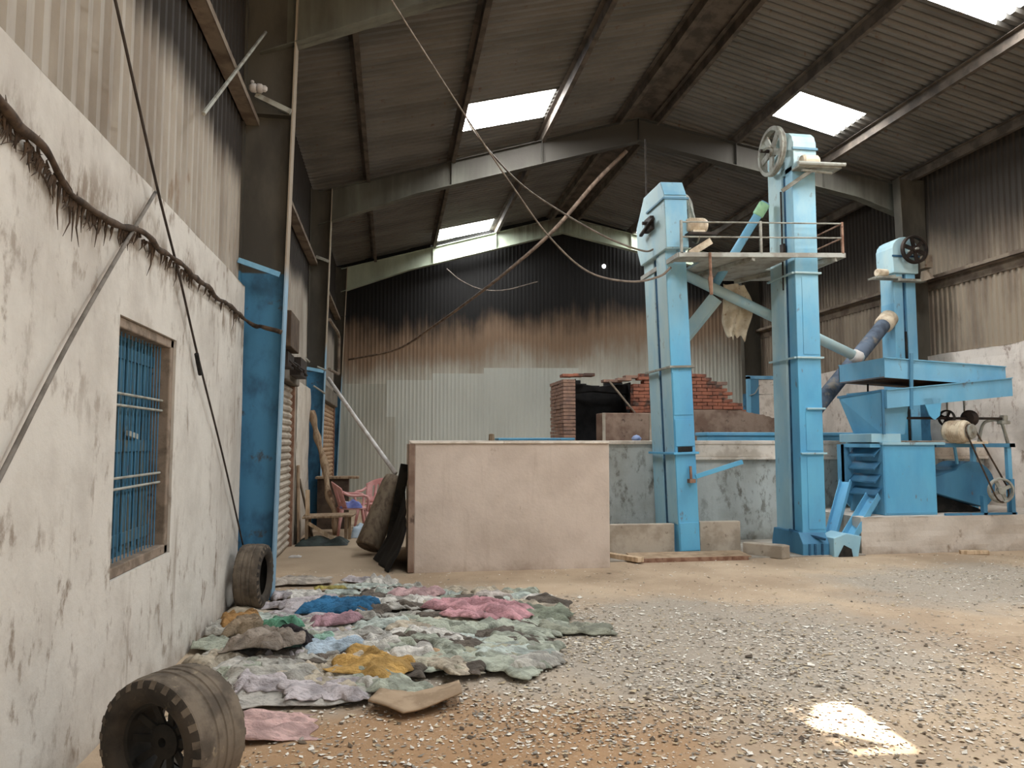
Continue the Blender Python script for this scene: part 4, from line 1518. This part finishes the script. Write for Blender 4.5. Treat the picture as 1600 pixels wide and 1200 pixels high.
MB().box((-1.28, 13.38, .86), (-.55, 13.67, .90)).build('top_board', m_wood, bxs, bevel=.006)
# leaning poles and planks along the piers
cr_ = MB()
pts = spline([atY(482, 642, 13.3), atY(488, 670, 13.25), atY(493, 692, 13.2), atY(503, 728, 13.1), atY(508, 770, 12.9), atY(518, 800, 12.7), atY(520, 832, 12.62)], 6)
pts = [p + Vector((.05, 0, 0)) for p in pts if p.z > 0.05]
pts.append(Vector((pts[-1].x, pts[-1].y, 0.0)))
cr_.tube(pts, [.055 + .014 * math.sin(i * .8) for i in range(len(pts))], 8)
tag(cr_.build('crooked_branch', m_wood, smooth=True), 'crooked wooden branch leaning against the second blue column', 'branch')
pk = MB()
pk.slab([(-1.34, 11.50, 0), (-1.34, 11.72, 0), (-1.375, 11.74, 1.15), (-1.375, 11.54, 1.15)], .025)
tag(pk.build('leaning_plank', m_wood, bevel=.004), 'grey wooden plank leaning on the white pier beside the shutter', 'plank')
pk = MB()
pk.bar((-1.14, 11.85, 0), (-1.36, 11.78, .95), .10, .02)
tag(pk.build('dark_plank', m_log, bevel=.004), 'dark narrow plank leaning at the foot of the white pier', 'plank')
pole = MB()
pole.tube([(-1.1, 13.45, 2.60), (-.5, 12.1, 1.79), (.06, 10.78, 1.06)], .032, 10)
tag(pole.build('plastic_pole', m_white_plastic, smooth=True), 'long pale plastic pole slanting from the second column to the log', 'pole')
lgm = thing('leaning_log', 'thick brown log leaning against the left end of the white enclosure', 'log', (-.3, 10.75, 0))
a, b = Vector((-.29, 10.30, .105)), Vector((.06, 10.72, .98))
dd = (b - a)
ps = [a + dd * t for t in (0, .02, .3, .6, .9, 1.0)]
MB().tube(ps, [.15, .175, .17, .165, .165, .15], 20).build('trunk', m_log, lgm, smooth=True)
dn = dd.normalized()
MB().disc(a - dn * .004, dn, .148, .006, 20).build('cut_end', m_logend, lgm)
bp = MB()
bp.bar((-.03, 10.15, 0), (.19, 10.2, 1.20), .13, .06, up=(0, 1, 0))
tag(bp.build('black_plank', m_rim, bevel=.01), 'black charred plank leaning on the end of the white enclosure', 'plank')
bt_ = MB()


def shadefn(s, t):  # black sheet put where the end of the panel lies in shadow
    y = 8.88 + 1.12 * s
    top = .50 + .34 * s + .05 * noise.noise(Vector((s * 4, 1, 3)))
    x = .185 - (.10 + .30 * (.35 + .65 * s)) * t ** 1.4 + .035 * noise.noise(Vector((s * 5, t * 3, 8)))
    return Vector((min(x, .19), y + .04 * noise.noise(Vector((s * 3, t * 4, 2))), max(.005, top * (1 - t))))


bt_.grid(shadefn, 24, 20)
tag(bt_.build('black_shade_sheet', simple('shade_black', srgb(30, 27, 25), srgb(20, 18, 17), 6), smooth=True, solid=.006), 'black sheet standing for the shadow at the left end of the white panel', 'shade sheet')
fold('white_scrap', 'small white scrap lying by the shutter foot', (-1.22, 10.3, 0), (.16, .14), .03, m_white_plastic, 2, 'scrap', 8)

# meter box, switch gear and conduits
mb_ = thing('meter_box', 'brown meter box fixed beside the first blue column', 'box', (-1.3, 9.6, 2.62))
p0, p1 = atX(441, 515, -1.22), atX(466, 560, -1.22)
MB().box((-1.38, 8.95, 2.60), (-1.16, 9.75, 3.02)).build('casing', simple('brown_box', srgb(88, 72, 56), srgb(68, 54, 42), 4), mb_, bevel=.01)
MB().box((-1.3, 8.94, 2.64), (-1.2, 8.952, 2.98)).build('cover', simple('brown_box_cover', srgb(104, 84, 66), srgb(80, 64, 50), 4), mb_)
sw = MB()
sw.box((-1.38, 9.2, 2.40), (-1.22, 9.75, 2.57))
sw.box((-1.36, 10.3, 2.38), (-1.2, 11.0, 2.62))
for k in range(5):
    sw.tube(spline([(-1.25, 9.3 + .3 * k, 2.5), (-1.15, 9.4 + .3 * k, 2.40 + .04 * (k % 2)), (-1.25, 9.6 + .3 * k, 2.45)], 5), .012, 6)
tag(sw.build('switch_gear', m_darkmetal), 'tangle of dark switch gear under the brown meter box', 'switch')
cd = MB()
pA, pB, pC = atX(513, 500, -1.15), atX(538, 506, -1.15), atX(534, 592, -1.15)
cd.tube([(-1.14, 14.0, 3.72), (-1.14, 16.2, 3.80), (-1.14, 16.6, 3.74), (-1.14, 16.6, 2.95), (-1.14, 14.1, 2.82)], .03, 8)
tag(cd.build('conduit', m_girt, smooth=False), 'looped steel conduit on the left wall past the second column', 'conduit')
for k, (u0, v0, u1, v1) in enumerate(((468, 551, 484, 566), (496, 573, 510, 579), (490, 603, 508, 615))):
    c = MB()
    c.tube([atY(u0, v0, 13.55), atY(u1, v1, 13.5)], .018, 6)
    tag(c.build('wall_bracket', m_steel), ['bent grey rod beside the meter box', 'short grey rod on the second column at its blue band', 'lower short grey rod on the second column'][k], 'rod')


# ------------------------------------------------------------------ cables
def cable(name, label, pts, r, mat, n=8, cat='cable', jit=0.0):
    ps = spline(pts, n)
    if jit:
        ps = [p + Vector((abs(jit * noise.noise(p * 3)), 0, jit * noise.noise(p * 4 + Vector((5, 5, 5))))) for p in ps]
    rs = r if not isinstance(r, (tuple, list)) else [r[0] + (r[1] - r[0]) * i / (len(ps) - 1) for i in range(len(ps))]
    if jit:
        rs = [r * (1 + .6 * noise.noise(p * 6)) for p in ps]
    mb = MB()
    mb.tube(ps, rs, 7)
    return tag(mb.build(name, mat, smooth=True), label, cat)


X = WX + .035
cable('wall_cable', 'thick dirt caked cable sagging along the top of the white left wall',
      [atX(-120, 20, X), atX(0, 160, X), atX(60, 238, X), atX(120, 310, X), atX(180, 350, X), atX(240, 382, X), atX(310, 440, X), atX(385, 500, X), atY(412, 513, 7.45), atY(437, 521, 7.42)], .017, m_cable, 14, jit=.035)
cw = MB()
cpts = spline([atX(0, 160, X), atX(60, 238, X), atX(120, 310, X), atX(180, 350, X), atX(240, 382, X), atX(310, 440, X), atX(385, 500, X)], 30)
for k in range(230):
    i = int(random.random() ** 1.2 * (len(cpts) - 1))
    q = cpts[i] + Vector((-.01, random.uniform(-.02, .02), -.005))
    l = random.choice((1, 1, 1, -.5)) * random.uniform(.02, .09) * (2.2 if random.random() < .12 else 1)
    cw.tube([q, q + Vector((-.006, random.uniform(-.03, .03), -l * .6)), q + Vector((-.012, random.uniform(-.05, .05), -l))], [.009, .004, .001], 5)
tag(cw.build('cobweb_tufts', m_cable), 'dusty tufts hanging from the caked wall cable', 'cobweb', kind='stuff')
cable('wire', 'dark wire dropping from the roof down the white wall to the far tyre',
      [atX(165, -60, X + .02), atX(180, 0, X + .02), atX(245, 290, X + .02), atX(280, 430, X), atX(310, 560, X), atX(350, 720, X), atX(382, 862, X)], .008, m_wiredark)
m_rod = simple('grey_rod', srgb(120, 114, 106), srgb(96, 90, 82), 6)
sl = MB()
sl.tube([atX(307, 553, X), atX(313, 585, X)], .016, 8)
tag(sl.build('wire_sleeve', m_black), 'black sleeve on the dark wire beside the window', 'sleeve')
cable('stay_rod', 'grey rod slanting across the white wall left of the window',
      [atX(243, 300, X), atX(120, 512, X + .01), atX(0, 745, X), atX(-60, 855, X)], .010, m_rod)
cable('rope', 'long dusty rope sagging from the ridge to the far left corner',
      [(4.3, 13.3, 6.95), atY(930, 285, 13.6), atY(865, 360, 14.2), atY(800, 418, 15.2), atY(740, 465, 16.3), atY(680, 508, 17.5), atY(620, 546, 18.8), atY(545, 562, 19.9)], (.042, .024), m_rope)
cable('wire', 'thin wire running from above the camera past the rope to the shorter elevator',
      [atY(600, -30, 5.0), atY(612, 0, 5.2), atY(720, 170, 6.8), atY(800, 290, 8.0), atY(860, 372, 8.8), atY(920, 425, 9.3), atY(985, 440, 9.5), atY(1030, 432, 9.6), atY(1048, 418, 9.65)], (.004, .018), m_wire)
cable('wire', 'thin wire from the front skylight sagging to the shorter elevator top',
      [atY(725, 175, 11.9), atY(745, 212, 11.6), atY(810, 284, 11.2), atY(880, 333, 10.8), atY(950, 372, 10.4), atY(1005, 392, 10.2), atY(1024, 388, 10.1)], .014, m_wire)
cable('wire', 'short pale wire sagging under the last roof beam', [atY(698, 420, 19.2), atY(720, 438, 19.2), atY(752, 452, 19.2), atY(790, 453, 19.2), atY(840, 440, 19.2)], .014, m_wire)
cable('wire', 'upright wire hanging from the roof to the shorter elevator head', [atY(1008, 218, 10.6), atY(1009, 260, 10.6), atY(1010, 315, 10.6)], .012, m_wiredark)

# ------------------------------------------------------------------ pieces round the pit
tm = MB()
tm.bar((2.72, 9.78, .03), (3.05, 9.06, .05), .10, .06)
tag(tm.build('timber_batten', m_wood_pale, bevel=.005), 'pale timber batten lying slantwise by the white panel', 'batten')
pc = MB()
pc.slab([(3.00, 9.16, .03), (4.55, 9.16, .03), (4.62, 9.66, .03), (3.05, 9.66, .03)], .02)
o = pc.build('pit_cover', m_card, bevel=.004)
tag(o, 'flat brown sheet lying in front of the shorter elevator foot', 'sheet')
MB().box((3.06, 9.14, -.02), (4.5, 9.165, .05)).build('front_edge', m_rust, o)
cb_ = MB()
cb_.prism([(4.62, 9.55), (4.95, 9.12), (5.08, 9.16), (5.08, 9.26), (4.74, 9.62)], 'z', 0, .17)
tag(cb_.build('cement_block', m_cement, bevel=.012), 'grey cement block beside the brown sheet', 'block')
ls = MB()
ls.bar((7.55, 9.2, .02), (7.85, 9.05, .035), .1, .05)
tag(ls.build('wood_offcut', m_wood_pale, bevel=.004), 'small wood offcut on the ground before the plinth', 'offcut')

# ------------------------------------------------------------------ tyres
m_sidewall = simple('muddy_sidewall', srgb(66, 58, 49), srgb(46, 41, 35), 7, c3=srgb(96, 84, 70), s3=16, t3=.6)
def tyre(name, label, loc, axis_angle, R, W, lean=0.0, ribs=True):
    o = thing(name, label, 'tyre', loc, 'worn tyres')
    o.rotation_euler = (lean, 0, axis_angle)
    r_in = R * .60
    tread = [(R * .965, -W * .46), (R * .975, -W * .44), (R, -W * .30), (R, -W * .20), (R * .985, -W * .18), (R * .985, -W * .15), (R * 1.003, -W * .13), (R * 1.003, -.012), (R * .985, -.008), (R * .985, .008),
             (R * 1.003, .012), (R * 1.003, W * .13), (R * .985, W * .15), (R * .985, W * .18), (R, W * .20), (R, W * .30), (R * .975, W * .44), (R * .965, W * .46)]
    MB().lathe(tread, (0, 0, R), (0, 1, 0), 56).build('tread', m_tyre, o, smooth=False, local=True)
    for sd_ in (-1, 1):
        side_ = [(r_in, sd_ * W * .34), (r_in + .012, sd_ * W * .46), (R * .70, sd_ * W * .50), (R * .80, sd_ * W * .53), (R * .93, sd_ * W * .49), (R * .965, sd_ * W * .46)]
        MB().lathe(side_, (0, 0, R), (0, 1, 0), 56).build('sidewall', m_sidewall, o, smooth=True, local=True)
    inner = [(r_in, -W * .34), (R * .80, -W * .42), (R * .92, -W * .3), (R * .93, W * .3), (R * .80, W * .42), (r_in, W * .34)]
    MB().lathe(inner, (0, 0, R), (0, 1, 0), 56).build('inner_lining', m_rim, o, smooth=True, local=True)
    n = 24
    for side in (-1, 1):
        for k in range(n):
            lg_ = MB()
            a = 2 * math.pi * (k + .25 * side) / n
            rad = Vector((math.cos(a), 0, math.sin(a)))
            tan = Vector((-math.sin(a), 0, math.cos(a)))
            c = Vector((0, 0, R))
            lg_.bar(c + rad * (R * .86) + Vector((0, side * W * .505, 0)), c + rad * (R * .965) + Vector((0, side * W * .455, 0)), R * .10, .009, up=(0, 1, 0))
            lg_.build('lug', m_tyre, o, local=True)
    return o


ty = tyre('tyre', 'big dusty tyre standing in the left foreground against the white wall', (-.88, 3.42, 0.0), math.radians(-30), .275, .27)
hub_ = MB()
R_ = .275
for k in range(10):
    a = 2 * math.pi * k / 10
    rad = Vector((math.cos(a), 0, math.sin(a)))
    hub_.bar(Vector((0, -.03, R_)) + rad * .05, Vector((0, -.06, R_)) + rad * .172, .03, .012, up=(0, 1, 0))
hub_.lathe([(.02, -.06), (.07, -.05), (.07, .0), (.02, .01)], (0, 0, R_), (0, 1, 0), 20, closed=True)
hub_.lathe([(.155, -.09), (.172, -.10), (.172, .08), (.155, .07)], (0, 0, R_), (0, 1, 0), 40, closed=True)
hub_.build('wheel_rim', m_rim, ty, local=True)
tyre('tyre', 'far tyre standing on edge at the end of the white wall by the blue column', (-1.22, 7.25, 0), math.radians(84), .285, .22, math.radians(0))
# ------------------------------------------------------------------ rags, board and chaff on the floor
def heap(x, y):
    d = math.hypot((x - 0.0) / 1.35, (y - 5.9) / 1.9)
    return max(0.0, 1 - d) * .09 + .04 * max(0, 1 - math.hypot((x + .85) / .5, (y - 5.0) / .7)) * 2


CL = {}


def cmat(name, c, d=None):
    if name not in CL:
        d = d or tuple(v * .78 for v in c)
        CL[name] = simple('cloth_' + name, srgb(*c), srgb(*d), 5, rough=.9, c3=srgb(*[v * .80 for v in c]), s3=13, t3=.6, bscale=26, bstr=.9, bdist=.03, stretch=(1, 2.2, 1))
    return CL[name]


def cloth(label, x, y, a, b, rot, mat, seed, h=.07, lift=0.0, n=26, name='rag', group='rags in the heap', cat='rag'):
    mb = MB()
    ca, sa = math.cos(rot), math.sin(rot)
    tx, ty = .11 * noise.noise(Vector((seed, 1, 1))) * 2, .11 * noise.noise(Vector((seed, 2, 2))) * 2

    def fn(s, t):
        p, q = (s - .5) * 2, (t - .5) * 2
        # squarish outline pulled about
        k = 1 + .22 * noise.noise(Vector((p * 1.2, q * 1.2, seed))) + .10 * noise.noise(Vector((p * 3, q * 3, seed + 9)))
        lx = p * a / 2 * k + .04 * noise.noise(Vector((q * 3, seed, 1)))
        ly = q * b / 2 * k + .04 * noise.noise(Vector((p * 3, seed, 5)))
        wx, wy = x + lx * ca - ly * sa, y + lx * sa + ly * ca
        wx = max(wx, WX + .03)
        w1 = noise.noise(Vector((lx * 3.2 + .5 * ly, ly * 9, seed * 1.7)))
        w2 = noise.noise(Vector((lx * 9 - 2 * ly, ly * 24, seed * 2.3)))
        w3 = noise.noise(Vector((wx * 22, wy * 26, seed)))
        fold_ = max(0, 1 - 2.2 * abs(w1)) * .7 + max(0, 1 - 1.8 * abs(w2)) * .32 + .12 * w3
        e = max(abs(p), abs(q))
        edge = 1 - max(0, (e - .72) / .28) ** 2 * .8
        z = lowland(wx, wy) + max(.003, heap(wx, wy) + lift + h * fold_ * edge + lx * tx + ly * ty)
        return Vector((wx, wy, z))
    mb.grid(fn, n, n)
    return tag(mb.build(name, mat, smooth=True, solid=.004), label, cat, group)


G = {'white': (226, 220, 210), 'grey': (196, 191, 180), 'green': (186, 190, 172), 'mint': (198, 206, 196), 'sand': (204, 190, 168),
     'lilac': (206, 196, 196), 'gap_shade': (112, 102, 92)}  # the darkest tone paints the shade in gaps between rags
random.seed(21)
# nameless grey and greenish rags that make up the heap
k = 0
tries = 0
spots = []
while k < 150 and tries < 5000:
    tries += 1
    u, v = random.uniform(330, 860), random.uniform(905, 1095)
    # the outline of the heap on the picture of the floor, read as ground positions
    lo = 1092 - max(0, (u - 640)) * .25
    hi = 905 + max(0, (u - 560)) * .10
    if u < 430 and v < 985 - (u - 330) * .55:
        continue
    if not hi < v < lo:
        continue
    p = atZ(u, v)
    if p.x < WX + .12 or p.y < 4.5:
        continue
    if any(math.hypot(p.x - q.x, p.y - q.y) < .11 for q in spots):
        continue
    if p.y > 8.4 or (p.y < 4.9 and p.x > .25):
        continue
    spots.append(p)
    c = random.choice(['white', 'white', 'grey', 'green', 'sand', 'lilac', 'lilac', 'grey', 'mint', 'gap_shade']) if u < 600 else random.choice(['green', 'green', 'mint', 'grey', 'white', 'sand', 'gap_shade'])
    lab = {'white': 'dirty white rag crumpled in the floor heap', 'grey': 'plain grey rag crumpled in the floor heap', 'green': 'greenish grey rag crumpled in the floor heap',
           'mint': 'pale mint rag crumpled in the floor heap', 'sand': 'sand coloured rag crumpled in the floor heap', 'lilac': 'greyish lilac rag crumpled in the floor heap', 'gap_shade': 'dark brown grey rag standing for a shaded gap in the floor heap'}[c]
    cloth(lab, p.x, p.y, random.uniform(.26, .56), random.uniform(.16, .34), random.uniform(-1.0, .4), cmat(c, G[c]), 10 + k * 1.37, h=random.uniform(.04, .08), lift=random.uniform(0, .03), n=30,
          group={'white': 'dirty white rags', 'grey': 'plain grey rags', 'green': 'greenish grey rags', 'mint': 'pale mint rags', 'sand': 'sand coloured rags', 'lilac': 'greyish lilac rags', 'gap_shade': 'dark shaded gap rags'}[c])
    k += 1

named = [
    # label, u, v, a, b, rot, colour key, rgb, h, lift
    ('bright blue rag in the middle of the heap', 530, 968, .62, .42, -.3, 'blue', (58, 118, 160), .10, .05),
    ('large pink rag on the right side of the heap', 752, 968, .85, .50, -.55, 'pink', (214, 160, 164), .10, .05),
    ('small pink rag strip below the large pink rag', 735, 985, .45, .18, -.2, 'pink', (214, 160, 164), .06, .06),
    ('faded pink rag at the back edge of the heap', 650, 940, .50, .30, -.2, 'pinkfade', (205, 170, 168), .08, .04),
    ('pale pink cloth spread beside the near tyre', 405, 1140, .62, .42, .1, 'palepink', (222, 184, 176), .05, .01),
    ('mustard yellow rag at the front of the heap', 578, 1062, .48, .40, -.5, 'mustard', (206, 164, 96), .09, .04),
    ('mauve pink rag just below the bright blue rag', 522, 994, .36, .26, .1, 'mauve', (190, 150, 158), .08, .05),
    ('pale blue cloth left of the mustard rag', 522, 1038, .36, .26, .2, 'paleblue', (190, 206, 218), .07, .05),
    ('peach cloth right of the mustard rag', 640, 1050, .42, .22, .1, 'peach', (214, 176, 136), .05, .02),
    ('emerald green rag tucked behind the bulging sack', 436, 1010, .30, .22, -.6, 'emerald', (112, 168, 138), .10, .09),
    ('mint rag beside the bulging sack', 482, 1030, .34, .20, .2, 'mintbright', (164, 200, 180), .07, .05),
    ('ochre rag against the white wall', 374, 985, .30, .26, .4, 'ochre', (172, 130, 80), .09, .05),
    ('tan sack with a yellow stain against the white wall', 398, 1004, .42, .26, -.2, 'tan', (162, 142, 118), .12, .06),
    ('yellow strip of cloth at the far edge of the heap', 515, 924, .30, .12, 0, 'yellow', (206, 190, 112), .04, .03),
    ('bulging greyish brown sack with a dark mouth', 412, 1046, .44, .38, -.5, 'sack', (164, 150, 136), .12, .09),
    ('dark charcoal patch painting the shaded mouth of the bulging sack', 452, 1034, .34, .16, -.4, 'charcoal', (58, 52, 54), .10, .09),  # dark piece stands for the shade inside the open sack
    ('pale grey plastic sheet lying in front of the heap', 455, 1092, .95, .34, .08, 'sheet', (196, 190, 180), .03, .01),
    ('grey green sack on the right edge of the heap', 832, 968, .62, .38, -.3, 'greensack', (150, 156, 136), .09, .02),
    ('farthest right grey green rag on bare ground', 895, 986, .60, .26, -.15, 'greenrag', (160, 160, 142), .06, .01),
    ('white rag at the back right corner of the heap', 770, 943, .36, .22, -.2, 'whiteback', (208, 196, 186), .08, .03),
    ('off white rag beside the far tyre', 470, 912, .62, .34, .1, 'offwhite', (196, 184, 170), .06, .02),
    ('lichen green rag before the board', 775, 1030, .55, .34, -.3, 'lichen', (176, 172, 148), .05, .01),
    ('cream rag behind the curled board', 690, 1050, .60, .26, -.4, 'creamrag', (200, 192, 170), .05, .01),
]
for i, (lab, u, v, a, b, r, key, rgb, h, lift) in enumerate(named):
    p = atZ(u, v)
    cloth(lab, p.x, p.y, a, b, r, cmat(key, rgb), 200 + i * 2.1, h=h, lift=lift, n=30)

# curled board
cbd = MB()
P0, P1, P2, P3 = atZ(575, 1100), atZ(632, 1118, .03), atZ(722, 1086, .05), atZ(665, 1068)


def boardfn(s, t):
    f = [(575, 1098, .035), (630, 1117, .02), (680, 1103, .03), (722, 1085, .055)]
    g = [(612, 1076, .015), (650, 1085, .02), (680, 1078, .02), (716, 1068, .02)]
    def along(L):
        q = s * 3
        i = min(int(q), 2)
        w = q - i
        a, b = atZ(L[i][0], L[i][1], L[i][2]), atZ(L[i + 1][0], L[i + 1][1], L[i + 1][2])
        return a.lerp(b, w)
    p = along(f).lerp(along(g), t)
    p.z += .02 * math.sin(t * math.pi) + .012 * noise.noise(Vector((s * 3, t * 3, 0))) + .012
    return p


cbd.grid(boardfn, 30, 10)
tag(cbd.build('curled_board', m_card, smooth=True, solid=.012), 'curled brown board lying in front of the rag heap', 'board')

# chaff and scraps that litter the earth
random.seed(5)
ch_ = MB()


def dens(x, y):
    d1 = max(0, 1.25 - math.hypot((x - 1.9) / 2.4, (y - 4.9) / 2.1))
    d2 = max(0, 1.1 - math.hypot((x - 7.0) / 2.8, (y - 7.0) / 1.6)) * .35
    d3 = max(0, 1.1 - math.hypot((x - .8) / 2.4, (y - 4.0) / 1.3)) * .5
    d4 = .04
    n_ = .55 + .9 * noise.noise(Vector((x * 1.1, y * 1.1, 3)))
    return (max(d1, d2, d3) * max(.1, n_)) + d4


cnt = 0
while cnt < 26000:
    x = random.uniform(-1.2, 9.0)
    y = 2.6 + 6.6 * random.random() ** 1.3
    if random.random() > dens(x, y):
        continue
    s = random.choice((.006, .008, .010, .010, .014, .018)) * random.uniform(.7, 1.3)
    if random.random() < .02:
        s *= 1.8
    a = random.uniform(0, 6.3)
    z = lowland(x, y) + .003
    c, d = math.cos(a), math.sin(a)
    w = s * random.uniform(.4, .8)
    tl = random.uniform(0, .6) * s
    pts = [Vector((x + c * s, y + d * s, z + tl)), Vector((x - d * w, y + c * w, z + s * .15)), Vector((x - c * s, y - d * s, z + random.uniform(0, .4) * s)), Vector((x + d * w, y - c * w, z + s * .1))]
    ch_.add(pts, [(0, 1, 2, 3)], random.choice((0, 0, 0, 1, 1, 2, 2, 3)))
    cnt += 1
o = ch_.build('chaff', [simple('chaff_white', srgb(225, 218, 205), srgb(200, 192, 178), 3), simple('chaff_straw', srgb(196, 178, 148), srgb(170, 150, 120), 3),
                        simple('chaff_grey', srgb(150, 142, 130), srgb(125, 116, 104), 3), simple('chaff_dark', srgb(96, 82, 66), srgb(76, 64, 52), 3)], fix=False)
tag(o, 'pale chaff and scraps littering the earth floor', 'chaff', kind='stuff')
# ------------------------------------------------------------------ daylight
w = bpy.data.worlds.new('world')
scene.world = w
w.use_nodes = True
bg = w.node_tree.nodes['Background']
bg.inputs[0].default_value = (.93, .97, 1.0, 1)
bg.inputs[1].default_value = 1.2


def portal(loc, rot, sx, sy):
    l = bpy.data.lights.new('portal', 'AREA')
    l.shape = 'RECTANGLE'
    l.size, l.size_y = sx, sy
    l.cycles.is_portal = True
    o = bpy.data.objects.new('portal', l)
    o.location = loc
    o.rotation_euler = rot
    COL.objects.link(o)


portal(((XL + XR) / 2, Y_FRONT - .02, 2.15), (math.radians(-90), 0, 0), XR - XL, 4.4)

sun = bpy.data.lights.new('sun', 'SUN')
sun.energy = 60
sun.angle = math.radians(.6)
sun.color = (1, .93, .82)
so = bpy.data.objects.new('sun', sun)
spot = Vector((2.56, 3.80, 0))
hole = Vector(((HOLE[0] + HOLE[1]) / 2, (HOLE[2] + HOLE[3]) / 2, roof_z(4.03)))
so.rotation_euler = (spot - hole).to_track_quat('-Z', 'Y').to_euler()
so.location = (8, 12, 14)
COL.objects.link(so)

vs = scene.view_settings
vs.view_transform = 'Standard'
vs.look = 'None'
vs.exposure = -0.3
vs.gamma = 1.0
vs.use_curve_mapping = False
